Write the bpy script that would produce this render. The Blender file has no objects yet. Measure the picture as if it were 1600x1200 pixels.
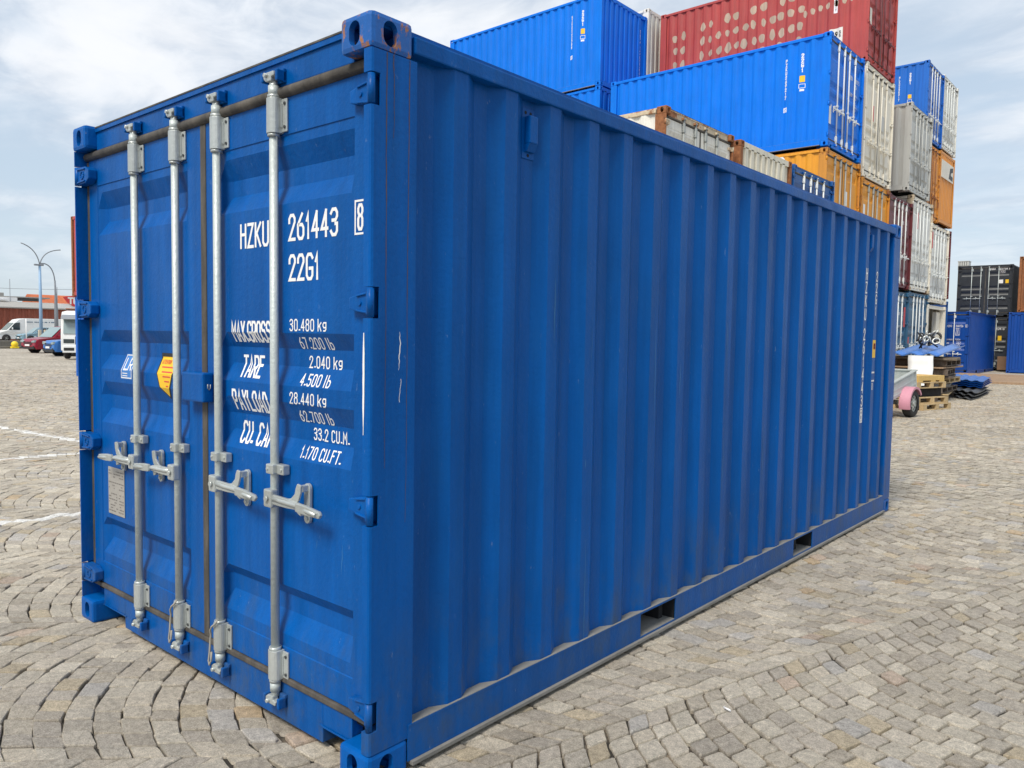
import bpy, bmesh, math, random
import numpy as np
from mathutils import Vector, Matrix
R = math.radians
random.seed(7)
col = bpy.context.scene.collection
sc = bpy.context.scene

# ---------------------------------------------------------------- camera
cam_d = bpy.data.cameras.new('camera'); cam = bpy.data.objects.new('camera', cam_d); col.objects.link(cam)
cam_d.sensor_width = 36; cam_d.lens = 36*1228.92/1600; cam_d.clip_end = 3000; cam_d.clip_start = .05
_y, _p, _r = R(130.78075), R(-3.52978), R(0.90061)
_f = Vector((math.cos(_p)*math.cos(_y), math.cos(_p)*math.sin(_y), math.sin(_p)))
_t = Vector((math.sin(_y), -math.cos(_y), 0)); _u = _t.cross(_f)
_r2 = _t*math.cos(_r)+_u*math.sin(_r); _u2 = -_t*math.sin(_r)+_u*math.cos(_r)
m = Matrix((_r2, _u2, -_f)).transposed().to_4x4(); m.translation = Vector((2.03612, -1.64562, 1.55384))
cam.matrix_world = m
sc.camera = cam

# ---------------------------------------------------------------- light
SUN_AZ = Vector((.16, -1.0)).normalized(); SUN_EL = R(52)
sd = bpy.data.lights.new('sun', 'SUN'); sd.energy = 2.7; sd.angle = R(20); sd.color = (1, .93, .82)
so = bpy.data.objects.new('sun', sd); col.objects.link(so)
sv = Vector((SUN_AZ.x*math.cos(SUN_EL), SUN_AZ.y*math.cos(SUN_EL), math.sin(SUN_EL)))
so.rotation_euler = sv.to_track_quat('Z', 'Y').to_euler()
sc.view_settings.view_transform = 'Standard'; sc.view_settings.look = 'None'
sc.view_settings.exposure = 0.46; sc.view_settings.gamma = 1

w = bpy.data.worlds.new('World'); sc.world = w; w.use_nodes = True
nt = w.node_tree; N = nt.nodes; Lk = nt.links
bg = N['Background']; bg.inputs[1].default_value = 0.1
sky = N.new('ShaderNodeTexSky'); sky.sky_type = 'NISHITA'; sky.sun_disc = False
sky.sun_elevation = SUN_EL; sky.sun_rotation = math.atan2(SUN_AZ.x, SUN_AZ.y)
tc = N.new('ShaderNodeTexCoord'); sep = N.new('ShaderNodeSeparateXYZ'); Lk.new(tc.outputs['Generated'], sep.inputs[0])
def wm(op, a, b=None, c=None):
    n = N.new('ShaderNodeMath'); n.operation = op
    for i, v in enumerate((a, b, c)):
        if v is None: continue
        if isinstance(v, (int, float)): n.inputs[i].default_value = v
        else: Lk.new(v, n.inputs[i])
    return n.outputs[0]
zc = wm('ADD', wm('MAXIMUM', sep.outputs[2], 0.0), .16)
px = wm('DIVIDE', sep.outputs[0], zc); py = wm('DIVIDE', sep.outputs[1], zc)
cmb = N.new('ShaderNodeCombineXYZ'); Lk.new(px, cmb.inputs[0]); Lk.new(py, cmb.inputs[1])
mp = N.new('ShaderNodeMapping'); Lk.new(cmb.outputs[0], mp.inputs[0]); mp.inputs['Rotation'].default_value = (0, 0, R(25)); mp.inputs['Scale'].default_value = (.95, 1.35, 1)
def wnoise(scale, det, rough, dist=0.0):
    n = N.new('ShaderNodeTexNoise'); n.inputs['Scale'].default_value = scale; n.inputs['Detail'].default_value = det
    n.inputs['Roughness'].default_value = rough; n.inputs['Distortion'].default_value = dist; Lk.new(mp.outputs[0], n.inputs['Vector']); return n.outputs[0]
def wramp(v, a, b):
    n = N.new('ShaderNodeMapRange'); n.interpolation_type = 'SMOOTHSTEP'; Lk.new(v, n.inputs[0]); n.inputs[1].default_value = a; n.inputs[2].default_value = b; return n.outputs[0]
def wmix(f, a, b):
    n = N.new('ShaderNodeMix'); n.data_type = 'RGBA'
    if isinstance(f, float): n.inputs[0].default_value = f
    else: Lk.new(f, n.inputs[0])
    for i, v in ((6, a), (7, b)):
        if isinstance(v, tuple): n.inputs[i].default_value = (*v, 1)
        else: Lk.new(v, n.inputs[i])
    return n.outputs[2]
n1 = wnoise(1.1, 9, .55, .4); n2 = wnoise(4.5, 6, .6, .5); n3 = wnoise(.55, 3, .5)
skyb = N.new('ShaderNodeMix'); skyb.data_type = 'RGBA'; skyb.blend_type = 'MULTIPLY'; skyb.inputs[0].default_value = 1
Lk.new(sky.outputs[0], skyb.inputs[6]); skyb.inputs[7].default_value = (1.3, 1.22, 1.12, 1)
# blend the physical sky with pale high haze, then with the cloud sheet
pale = wmix(.74, skyb.outputs[2], (4.35, 5.2, 6.15))
cl = wmix(wramp(n2, .34, .66), (4.5, 5.1, 5.95), (6.5, 6.85, 7.35))
cl2 = wmix(wramp(n1, .50, .68), cl, (7.3, 7.4, 7.6))
mask = wramp(wm('ADD', wm('MULTIPLY', n1, .7), wm('MULTIPLY', n3, .45)), .47, .66)
high = wramp(sep.outputs[2], .02, .30)
mask = wm('MULTIPLY', mask, wm('ADD', wm('MULTIPLY', high, .62), .30))
fin = wmix(mask, pale, cl2)
Lk.new(fin, bg.inputs[0])

# ---------------------------------------------------------------- materials
def new_mat(name):
    m = bpy.data.materials.new(name); m.use_nodes = True
    return m, m.node_tree.nodes, m.node_tree.links, m.node_tree.nodes['Principled BSDF']
def paint(name, rgb, rust=0.0, rough=.42, var=.10, streak=.10, metal=0.0, bump=.02, rustcol=(.16, .055, .02), dust=0.0, spec=.5, fade=None, scale=1.0, rscale=1.0, specks=0.0, grime=0.0):
    m, n, l, b = new_mat(name)
    t = n.new('ShaderNodeTexCoord'); oi = n.new('ShaderNodeObjectInfo')
    ad = n.new('ShaderNodeVectorMath'); ad.operation = 'MULTIPLY_ADD'
    cx = n.new('ShaderNodeCombineXYZ'); l.new(oi.outputs['Random'], cx.inputs[0]); l.new(oi.outputs['Random'], cx.inputs[1])
    l.new(cx.outputs[0], ad.inputs[0]); ad.inputs[1].default_value = (17, 31, 0); l.new(t.outputs['Object'], ad.inputs[2])
    def noise(sca, det, ro, mapping=None):
        q = n.new('ShaderNodeTexNoise'); q.inputs['Scale'].default_value = sca*scale; q.inputs['Detail'].default_value = det; q.inputs['Roughness'].default_value = ro
        if mapping:
            mm = n.new('ShaderNodeMapping'); mm.inputs['Scale'].default_value = mapping; l.new(ad.outputs[0], mm.inputs[0]); l.new(mm.outputs[0], q.inputs['Vector'])
        else: l.new(ad.outputs[0], q.inputs['Vector'])
        return q.outputs[0]
    def rng(v, a, b_, c, d):
        q = n.new('ShaderNodeMapRange'); l.new(v, q.inputs[0])
        for i, x in enumerate((a, b_, c, d)): q.inputs[i+1].default_value = x
        return q.outputs[0]
    def mul(a, b_):
        q = n.new('ShaderNodeMath'); q.operation = 'MULTIPLY'; l.new(a, q.inputs[0])
        if isinstance(b_, float): q.inputs[1].default_value = b_
        else: l.new(b_, q.inputs[1])
        return q.outputs[0]
    big = rng(noise(1.3, 5, .6), .3, .7, 1-var, 1+var)
    st = rng(noise(1.0, 5, .65, (14, 14, .7)), .3, .7, 1-streak, 1+streak)
    fine = rng(noise(90, 3, .6), .3, .7, .97, 1.03)
    v = mul(mul(big, st), fine)
    c = n.new('ShaderNodeMix'); c.data_type = 'RGBA'; c.blend_type = 'MULTIPLY'; c.inputs[0].default_value = 1; c.inputs[6].default_value = (*rgb, 1)
    cc = n.new('ShaderNodeCombineColor'); [l.new(v, cc.inputs[i]) for i in range(3)]; l.new(cc.outputs[0], c.inputs[7]); out = c.outputs[2]
    if fade or dust:
        q = n.new('ShaderNodeMix'); q.data_type = 'RGBA'; q.inputs[7].default_value = (*(fade or (.33, .31, .28)), 1); l.new(out, q.inputs[6])
        l.new(mul(rng(noise(2.2, 6, .65, (5, 5, 1.2)), .45, .75, 0, 1), float(dust or .3)), q.inputs[0]); out = q.outputs[2]
    if grime:   # splashed dirt low on the steel
        sx = n.new('ShaderNodeSeparateXYZ'); l.new(t.outputs['Object'], sx.inputs[0])
        q = n.new('ShaderNodeMix'); q.data_type = 'RGBA'; q.inputs[7].default_value = (.055, .085, .115, 1); l.new(out, q.inputs[6])
        l.new(mul(mul(rng(sx.outputs[2], .16, .62, 1, 0), rng(noise(7, 9, .72, (1, 1, .45)), .46, .68, 0, 1)), float(grime)), q.inputs[0]); out = q.outputs[2]
    if specks:   # small scuffs and bright chips in the paint
        q = n.new('ShaderNodeMix'); q.data_type = 'RGBA'; q.inputs[7].default_value = (.30, .38, .46, 1); l.new(out, q.inputs[6])
        l.new(mul(rng(noise(26, 8, .7, (1.6, 1.6, .5)), .655, .70, 0, 1), float(specks)), q.inputs[0]); out = q.outputs[2]
    if rust:
        th = .72-.34*rust
        f = rng(noise(3.2*rscale, 10, .72, (1, 1, .55)), th, th+.06, 0, 1)
        rc = n.new('ShaderNodeMix'); rc.data_type = 'RGBA'; l.new(rng(noise(14, 6, .7), .3, .7, 0, 1), rc.inputs[0]); rc.inputs[6].default_value = (*rustcol, 1); rc.inputs[7].default_value = (rustcol[0]*2.2, rustcol[1]*2.6, rustcol[2]*2.8, 1)
        q = n.new('ShaderNodeMix'); q.data_type = 'RGBA'; l.new(f, q.inputs[0]); l.new(out, q.inputs[6]); l.new(rc.outputs[2], q.inputs[7]); out = q.outputs[2]
        ro = n.new('ShaderNodeMix'); ro.data_type = 'FLOAT'; l.new(f, ro.inputs[0]); ro.inputs[2].default_value = rough; ro.inputs[3].default_value = .85; l.new(ro.outputs[0], b.inputs['Roughness'])
    else:
        l.new(rng(noise(6, 5, .6), .3, .7, rough*.85, rough*1.2), b.inputs['Roughness'])
    l.new(out, b.inputs['Base Color']); b.inputs['Metallic'].default_value = metal; b.inputs['Specular IOR Level'].default_value = spec
    bp = n.new('ShaderNodeBump'); bp.inputs['Strength'].default_value = 1; bp.inputs['Distance'].default_value = bump*.1
    l.new(noise(45, 4, .6), bp.inputs['Height']); l.new(bp.outputs[0], b.inputs['Normal'])
    return m
def flat(name, rgb, rough=.6, metal=0.0, spec=.5, emit=None):
    return paint(name, rgb, 0, rough, .05, .03, metal, .008, spec=spec)

M = {}
M['hero'] = paint('blue_paint', (.0001, .078, .315), 0, .36, .11, .16, dust=.12, fade=(.02, .14, .36), spec=.14, specks=.28, grime=.75)
M['hero_rail'] = paint('blue_paint_rail', (.0001, .080, .31), .10, .40, .12, .15, dust=.2, fade=(.05, .12, .26), spec=.17, rscale=2.0, specks=.5, rustcol=(.10, .05, .05), grime=.55)
M['hero_cast'] = paint('blue_paint_chipped', (.0001, .090, .36), .55, .42, .1, .1, rustcol=(.19, .075, .035), rscale=7)
M['hero_cast_clean'] = paint('blue_paint_casting', (.0001, .090, .36), .12, .42, .1, .1, rscale=6, spec=.14, specks=.4)
M['sky_blue'] = paint('bright_blue_paint', (.0005, .165, .72), 0, .45, .07, .10, dust=.06, fade=(.12, .25, .5), spec=.2)
M['sky_blue2'] = paint('bright_blue_paint_old', (.001, .12, .52), .10, .45, .08, .12)
M['navy'] = paint('navy_paint', (.001, .08, .30), .08, .45, .1, .15)
M['yard_blue'] = paint('yard_blue_paint', (.0005, .055, .30), 0, .42, .06, .08)
M['teal'] = paint('teal_blue_paint', (.015, .10, .20), .18, .5, .15, .2, dust=.25)
M['cream'] = paint('cream_paint', (.74, .70, .60), .06, .5, .06, .08, dust=.2, fade=(.42, .38, .3))
M['white_rust'] = paint('white_rusty_paint', (.76, .74, .67), .34, .5, .07, .12, rustcol=(.22, .085, .03), dust=.2)
M['beige_rust'] = paint('beige_rusty_paint', (.72, .68, .56), .26, .5, .07, .12, dust=.3, fade=(.35, .32, .25))
M['grey_white'] = paint('grey_white_paint', (.68, .69, .66), .12, .5, .06, .12, dust=.2)
M['light_grey'] = paint('light_grey_paint', (.48, .49, .47), .05, .45, .06, .08, dust=.15)
M['yellow'] = paint('orange_yellow_paint', (.72, .30, .015), .24, .5, .09, .12, rustcol=(.2, .07, .02))
M['orange'] = paint('orange_paint', (.66, .27, .04), .16, .5, .08, .12)
M['red'] = paint('faded_red_paint', (.40, .05, .045), .06, .55, .12, .15, dust=.2, fade=(.36, .12, .12))
M['maroon'] = paint('maroon_paint', (.13, .022, .028), .16, .5, .1, .15)
M['black'] = paint('anthracite_paint', (.028, .034, .042), 0, .42, .08, .08)
M['rust'] = paint('rusty_steel', (.24, .10, .045), .85, .85, .2, .25)
M['rust_cream'] = paint('rusty_cream_post', (.55, .46, .33), .62, .7, .1, .2, rustcol=(.20, .075, .03))
M['rust_yellow'] = paint('rusty_yellow_post', (.55, .23, .03), .6, .7, .1, .2, rustcol=(.16, .055, .02))
M['galv'] = paint('galvanised_steel', (.47, .52, .515), 0, .45, .08, .08, metal=.2, bump=.03)
M['galv_dark'] = paint('weathered_galvanised_steel', (.33, .35, .34), .12, .55, .12, .1, metal=.4)
M['galvw'] = paint('pale_galvanised_bars', (.74, .77, .76), 0, .5, .06, .05)
M['silver'] = paint('zinc_fitting', (.47, .50, .49), 0, .36, .16, .08, metal=.45)
M['bolt'] = flat('dark_bolt', (.05, .055, .06), .5, .3)
M['rubber'] = paint('rubber_gasket', (.055, .05, .045), 0, .75, .25, .2, dust=.7, fade=(.17, .15, .125))
M['dark'] = flat('dark_interior', (.012, .013, .016), .9)
M['dust'] = paint('dusty_ledge', (.24, .235, .22), 0, .9, .15, .05, dust=.5, fade=(.16, .14, .11))
M['lip'] = paint('dirty_rail_lip', (.20, .195, .18), .15, .8, .2, .1, dust=.4)
M['white'] = flat('white_lettering', (.80, .80, .80), .55)
M['ywarn'] = flat('yellow_sticker', (.85, .52, .02), .45)
M['blackp'] = flat('black_print', (.02, .02, .02), .5)
M['redp'] = flat('red_print', (.62, .05, .05), .5)
M['bluep'] = flat('blue_sticker', (.05, .20, .55), .5)
M['plate'] = paint('aluminium_plate', (.42, .40, .37), 0, .45, .12, .06, metal=.3)
M['plywood'] = paint('underside_plywood', (.15, .12, .09), 0, .8)
M['tyre'] = flat('tyre_rubber', (.025, .025, .027), .8)
M['glass'] = flat('dark_glass', (.03, .045, .05), .08, 0, .8)
M['glassl'] = flat('pale_glass', (.25, .33, .34), .1, 0, .8)
M['carred'] = flat('red_car_paint', (.26, .012, .03), .25)
M['carblue'] = flat('blue_car_paint', (.03, .15, .45), .25)
M['carsilver'] = flat('silver_blue_car_paint', (.22, .36, .45), .3)
M['cardark'] = flat('dark_car_paint', (.035, .04, .055), .25)
M['carwhite'] = flat('white_van_paint', (.78, .80, .80), .35)
M['pink'] = flat('pink_plastic', (.58, .27, .35), .5)
M['wood'] = paint('pale_wood', (.50, .37, .20), 0, .75, .15, .2, dust=.2, fade=(.3, .24, .17))
M['plyyellow'] = paint('yellow_plywood', (.62, .42, .14), 0, .6, .1, .1)
M['deckwood'] = paint('weathered_deck_wood', (.32, .215, .135), 0, .75, .12, .15, dust=.3, fade=(.30, .25, .18))
M['brownbox'] = flat('brown_board', (.20, .12, .07), .8)
M['oldboard'] = paint('old_brown_boards', (.11, .08, .06), .2, .8, .25, .2, dust=.3)
M['bluesheet'] = paint('blue_roof_sheet', (.055, .17, .50), 0, .35, .08, .05)
M['whitesheet'] = flat('white_roof_sheet', (.66, .69, .70), .5)
M['blacksheet'] = flat('charcoal_roof_sheet', (.06, .063, .068), .45)
M['greyroof'] = flat('grey_roofing', (.34, .33, .31), .7)
M['fence'] = paint('red_brown_cladding', (.30, .085, .05), .2, .7, .15, .25)
M['tile'] = paint('orange_roof_tiles', (.48, .13, .05), 0, .8, .2, .05)
M['wallc'] = flat('cream_wall', (.55, .50, .40), .8)
M['roofshade'] = flat('painted_roof_shade', (.05, .05, .05), .8)
M['pole'] = flat('pale_blue_pole', (.24, .38, .56), .5)
M['polegrey'] = flat('grey_pole', (.22, .24, .27), .5)
M['stonewall'] = paint('grey_stone', (.16, .15, .13), 0, .9, .25, .1)
M['yellowp'] = flat('yellow_plastic', (.80, .58, .02), .5)
M['rope'] = flat('dirty_rope', (.33, .31, .27), .9)

# ---------------------------------------------------------------- builders
class MB:
    def __init__(s): s.bm = bmesh.new()
    def box(s, x0, x1, y0, y1, z0, z1, b=0.0, mat=None):
        t = bmesh.new(); bmesh.ops.create_cube(t, size=1)
        for v in t.verts: v.co = Vector(((x0+x1)/2+v.co.x*(x1-x0), (y0+y1)/2+v.co.y*(y1-y0), (z0+z1)/2+v.co.z*(z1-z0)))
        if b: bmesh.ops.bevel(t, geom=t.edges[:], offset=b, segments=2, affect='EDGES', profile=.6)
        s.merge(t, mat); return s
    def merge(s, t, mat=None):
        vm = {v: s.bm.verts.new(mat @ v.co if mat else v.co) for v in t.verts}
        for f in t.faces:
            try: nf = s.bm.faces.new([vm[v] for v in f.verts]); nf.smooth = f.smooth
            except ValueError: pass
        t.free()
    def cyl(s, a, b, r, n=16, r2=None, cap=True, smooth=True):
        a, b = Vector(a), Vector(b); d = (b-a); q = d.to_track_quat('Z', 'Y').to_matrix()
        r2 = r if r2 is None else r2; A = []; B = []
        for i in range(n):
            t = 2*math.pi*i/n; o = q @ Vector((math.cos(t), math.sin(t), 0))
            A.append(s.bm.verts.new(a+o*r)); B.append(s.bm.verts.new(b+o*r2))
        for i in range(n):
            f = s.bm.faces.new((A[i], A[(i+1) % n], B[(i+1) % n], B[i])); f.smooth = smooth
        if cap: s.bm.faces.new(A[::-1]); s.bm.faces.new(B)
        return s
    def tube(s, pts, r, n=8, radii=None):
        pts = [Vector(p) for p in pts]; rings = []
        for i, p in enumerate(pts):
            d = (pts[min(i+1, len(pts)-1)]-pts[max(i-1, 0)]).normalized(); q = d.to_track_quat('Z', 'Y').to_matrix()
            rr = radii[i] if radii else r
            rings.append([s.bm.verts.new(p+q @ Vector((math.cos(2*math.pi*k/n), math.sin(2*math.pi*k/n), 0))*rr) for k in range(n)])
        for a, b in zip(rings, rings[1:]):
            best = min(range(n), key=lambda o: sum((a[k].co-b[(k+o) % n].co).length for k in range(n)))
            for k in range(n):
                f = s.bm.faces.new((a[k], a[(k+1) % n], b[(k+1+best) % n], b[(k+best) % n])); f.smooth = True
        s.bm.faces.new(rings[0][::-1]); s.bm.faces.new(rings[-1]); return s
    def prism(s, poly, axis, a, b, bev=0.0, tf=None):
        """poly: 2D points; axis 'x': (y,z); 'y': (x,z); 'z': (x,y)"""
        t = bmesh.new()
        def P(p, h):
            return {'x': (h, p[0], p[1]), 'y': (p[0], h, p[1]), 'z': (p[0], p[1], h)}[axis]
        A = [t.verts.new(P(p, a)) for p in poly]; B = [t.verts.new(P(p, b)) for p in poly]; k = len(poly)
        for i in range(k): t.faces.new((A[i], A[(i+1) % k], B[(i+1) % k], B[i]))
        t.faces.new(A[::-1]); t.faces.new(B)
        bmesh.ops.recalc_face_normals(t, faces=t.faces[:])
        if bev: bmesh.ops.bevel(t, geom=t.edges[:], offset=bev, segments=2, affect='EDGES', profile=.6)
        s.merge(t, tf); return s
    def grid(s, P, nu, nv, smooth=False):
        V = [[s.bm.verts.new(P(i, j)) for j in range(nv)] for i in range(nu)]
        for i in range(nu-1):
            for j in range(nv-1):
                f = s.bm.faces.new((V[i][j], V[i+1][j], V[i+1][j+1], V[i][j+1])); f.smooth = smooth
        return s
    def mesh(s, name):
        bmesh.ops.recalc_face_normals(s.bm, faces=s.bm.faces[:])
        me = bpy.data.meshes.new(name); s.bm.to_mesh(me); s.bm.free(); return me
def obj(name, me, mat, parent=None, loc=None, label=None):
    if isinstance(me, MB): me = me.mesh(name)
    o = bpy.data.objects.new(name, me); col.objects.link(o)
    if not me.materials: me.materials.append(mat)
    o.material_slots[0].link = 'OBJECT'; o.material_slots[0].material = mat
    if parent: o.parent = parent
    if loc: o.location = loc
    if label: o['label'] = label
    return o
def thing(name, label, cat, loc=(0, 0, 0), rotz=0.0, group=None):
    o = bpy.data.objects.new(name, None); col.objects.link(o); o.location = loc; o.rotation_euler = (0, 0, rotz)
    o.empty_display_size = .3; o['label'] = label; o['category'] = cat
    if group: o['group'] = group
    return o
def tag(o, label, cat, group=None):
    o['label'] = label; o['category'] = cat
    if group: o['group'] = group
    return o
def structure(o): o['kind'] = 'structure'; return o

# stroke lettering: each glyph is a set of polylines on a 4 x 7 grid
G = {'0': '10 30 41 46 37 17 06 01 10', '1': '05 17 10', '2': '05 06 17 37 46 45 00 40', '3': '06 17 37 46 45 34 14|33 43 41 30 10 01',
 '4': '37 02 42|30 37', '5': '47 07 04 34 43 41 30 10 01', '6': '37 04 01 10 30 41 43 34 14', '7': '07 47 10', '8': '14 34 45 46 37 17 06 05 14|14 34 43 41 30 10 01 03 14',
 '9': '10 43 46 37 17 06 04 13 33', 'A': '00 27 40|12 32', 'B': '34 04 07 37 46 45 34 43 41 30 00 04', 'C': '46 37 17 06 01 10 30 41', 'D': '00 07 27 45 42 20 00',
 'E': '47 07 00 40|04 34', 'F': '47 07 00|04 34', 'G': '46 37 17 06 01 10 30 41 43 23', 'H': '00 07|40 47|04 44', 'I': '00 07', 'K': '00 07|47 03|14 40', 'L': '07 00 40',
 'M': '00 07 23 47 40', 'N': '00 07 40 47', 'O': '10 30 41 46 37 17 06 01 10', 'P': '00 07 37 46 44 33 03', 'R': '00 07 37 46 44 33 03|23 40', 'S': '46 37 17 06 05 14 34 43 41 30 10 01',
 'T': '07 47|27 20', 'U': '07 01 10 30 41 47', 'V': '07 20 47', 'W': '07 10 24 30 47', 'X': '00 47|40 07', 'Y': '07 24 47|24 20', 'Z': '07 47 00 40', 'k': '00 07|45 02|23 40',
 'g': '45 15 04 03 12 42|45 41 30 10', 'l': '00 07', 'b': '07 00 30 41 43 34 04', '-': '03 43', '.': '.', ',': '.'}
GW = {'1': 1.6, 'I': .6, 'l': .6, '.': .6, ',': .6, ' ': 3.4, 'M': 4.6, 'W': 4.6}
def text(bm, s, h, u0, v0, wf=.085, th=.135, gap=.19, vertical=False):
    """draws s in the (u,v) plane; wf is the width of one grid unit as a fraction of h"""
    t = h*th; u = u0; v = v0; lift = 0
    for ch in s:
        if ch == ' ':
            if vertical: v -= h*.55
            else: u += GW[' ']*wf*h
            continue
        gw = GW.get(ch, 4)*wf*h
        uu = u0-gw/2 if vertical else u
        g = G[ch]
        if g == '.':
            pl = [[(0, .5), (1.2, .5)]]
        else: pl = [[(int(p[0]), int(p[1])) for p in q.split()] for q in g.split('|')]
        for k, line in enumerate(pl):
            P = [Vector((uu+x*wf*h*(GW.get(ch, 4)/4 if ch in 'MW' else 1), v+t/2+y/7*(h-t), 0)) for x, y in line]
            closed = (P[0]-P[-1]).length < 1e-6
            if closed: P = P[:-1]
            n = len(P); L = []; Rr = []
            for i in range(n):
                a = P[i-1] if (i > 0 or closed) else None; b = P[(i+1) % n] if (i < n-1 or closed) else None
                d1 = (P[i]-a).normalized() if a is not None else None; d2 = (b-P[i]).normalized() if b is not None else None
                if d1 is None: d1 = d2
                if d2 is None: d2 = d1
                m_ = (d1+d2)
                if m_.length < .2: m_ = Vector((-d1.y, d1.x, 0)); k_ = 1
                m_.normalize(); nn = Vector((-m_.y, m_.x, 0)); c = max(.45, nn.dot(Vector((-d1.y, d1.x, 0))))
                p = P[i].copy()
                if a is None: p = p-d2*t*.45
                if b is None: p = p+d1*t*.45
                L.append(bm.verts.new(p+nn*t/2/c+Vector((0, 0, k*.00015)))); Rr.append(bm.verts.new(p-nn*t/2/c+Vector((0, 0, k*.00015))))
            for i in range(n if closed else n-1):
                j = (i+1) % n
                bm.faces.new((L[i], L[j], Rr[j], Rr[i]))
        if vertical: v -= h*1.12
        else: u += gw+gap*h
    return u
def rect(bm, u0, u1, v0, v1, lift=0.0):
    bm.faces.new([bm.verts.new((u, v, lift)) for u, v in ((u0, v0), (u1, v0), (u1, v1), (u0, v1))])
def frame(bm, u0, u1, v0, v1, t, sides='LRTB', lift=0.0):
    if 'L' in sides: rect(bm, u0, u0+t, v0, v1, lift)
    if 'R' in sides: rect(bm, u1-t, u1, v0, v1, lift)
    if 'T' in sides: rect(bm, u0+t, u1-(t if 'R' in sides else 0), v1-t, v1, lift)
    if 'B' in sides: rect(bm, u0+t, u1-(t if 'R' in sides else 0), v0, v0+t, lift)
def project(bm, fn, ubr=(), vbr=()):
    for br, ax in ((ubr, 0), (vbr, 1)):
        for c in br:
            co = Vector((0, 0, 0)); co[ax] = c; no = Vector((0, 0, 0)); no[ax] = 1
            bmesh.ops.bisect_plane(bm, geom=bm.verts[:]+bm.edges[:]+bm.faces[:], plane_co=co, plane_no=no, dist=1e-6)
    for v in bm.verts: v.co = Vector(fn(v.co.x, v.co.y, v.co.z))
    mb = MB(); mb.bm.free(); mb.bm = bm; return mb

# ---------------------------------------------------------------- shipping container
W, LEN = 2.438, 6.058
cache = {}
def cached(key, fn):
    if key not in cache: cache[key] = fn()
    return cache[key]
def casting_protos():
    def mk(mb, nm):
        o = bpy.data.objects.new(nm, mb.mesh(nm)); col.objects.link(o); return o
    a = mk(MB().box(-.162, 0, 0, .178, 0, .118, .017), 'a')
    def stadium(c, w_, h_, n=10):
        r = min(w_, h_)/2; out = []
        for k in range(4):
            cx_ = (w_/2-r)*(1 if k in (0, 3) else -1); cz_ = (h_/2-r)*(1 if k in (0, 1) else -1)
            for i in range(n+1):
                t = (k*90+i*90/n)*math.pi/180; out.append((c[0]+cx_+r*math.cos(t), c[1]+cz_+r*math.sin(t)))
        res = []
        for p in out:
            if not res or (abs(p[0]-res[-1][0])+abs(p[1]-res[-1][1])) > 1e-5: res.append(p)
        return res[:-1] if abs(res[0][0]-res[-1][0])+abs(res[0][1]-res[-1][1]) < 1e-5 else res
    cuts = [MB().box(-.140, -.022, .022, .156, .022, .098), MB().prism(stadium((-.087, .060), .056, .080), 'y', -.05, .06),
            MB().prism(stadium((.080, .060), .060, .082), 'x', -.06, .05), MB().prism(stadium((-.081, .089), .064, .110), 'z', -.05, .05)]
    for c in cuts:
        o = mk(c, 'c'); md = a.modifiers.new('b', 'BOOLEAN'); md.operation = 'DIFFERENCE'; md.object = o; md.solver = 'EXACT'
    dg = bpy.context.evaluated_depsgraph_get(); dg.update()
    me = bpy.data.meshes.new_from_object(a.evaluated_get(dg))
    for md in list(a.modifiers): bpy.data.objects.remove(md.object)
    bpy.data.objects.remove(a)
    res = {}
    for sx in (0, 1):
        for sy in (0, 1):
            for sz in (0, 1):
                m2 = me.copy(); m2.name = 'corner_casting'; m2.materials.clear()
                m2.transform(Matrix.Diagonal((-1 if sx else 1, -1 if sy else 1, -1 if sz else 1, 1)))
                if (sx+sy+sz) % 2: m2.flip_normals()
                res[sx, sy, sz] = m2
    return res
CAST = casting_protos()

GRO = [(2.252, 2.172, 2.106, 2.036), (1.55, 1.49, 1.423, 1.349), (1.285, 1.213, 1.145, 1.070), (.57, .523, .458, .376)]
DY = .060
PX = (-2.285, -1.328, -1.062, -.160)
def zs_top(z, H): return z+(H-2.591) if z > 1.8 else z
def groove_depth(z, H=2.591):
    for a, b, c, d in GRO:
        if a > 1.8: a, b, c, d = [q+(H-2.591) for q in (a, b, c, d)]
        if d < z < a:
            if z > b: return (a-z)/(a-b)
            if z < c: return (z-d)/(c-d)
            return 1
    return 0
def door_surf(x, z, H=2.591):
    if (PX[0] < x < PX[1] or PX[2] < x < PX[3]) and .324 < z < 2.291+(H-2.591): return DY+.004+.033*groove_depth(z, H)*min(1, (x-(PX[0] if x < PX[1] else PX[2]))/.05, ((PX[1] if x < PX[1] else PX[3])-x)/.022)
    return DY
def door_mesh(side, H):
    x0, p0, p1, x1 = (-2.383, PX[0], PX[1], -1.212) if side == 0 else (-1.166, PX[2], PX[3], -.060)
    xs = [x0, p0, p0+.003, p0+.05, p1-.022, p1-.003, p1, x1]
    dz = H-2.591
    zs = [.212, .324, .327]
    for g in reversed(GRO): zs += [q+(dz if g[0] > 1.8 else 0) for q in reversed(g)]
    zs += [2.288+dz, 2.291+dz, 2.425+dz]
    def P(i, j):
        x, z = xs[i], zs[j]
        inner = 2 <= i <= 5 and 2 <= j <= len(zs)-3
        y = DY+(.004 if inner else 0)
        if 3 <= i <= 4: y += .033*round(groove_depth(z-1e-6 if 0 else z, H)*1) if 2 < j < len(zs)-3 and (j-3) % 4 in (1, 2) else 0
        return (x, y, z)
    mb = MB(); mb.grid(P, len(xs), len(zs))
    z0, z1 = zs[0], zs[-1]
    mb.box(x0, x0+.03, DY+.0015, .105, z0, z1); mb.box(x1-.03, x1, DY+.0015, .105, z0, z1); mb.box(x0+.03, x1-.03, DY+.0015, .105, z1-.02, z1); mb.box(x0+.03, x1-.03, DY+.0015, .105, z0, z0+.02)
    return mb.mesh('door')
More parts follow.
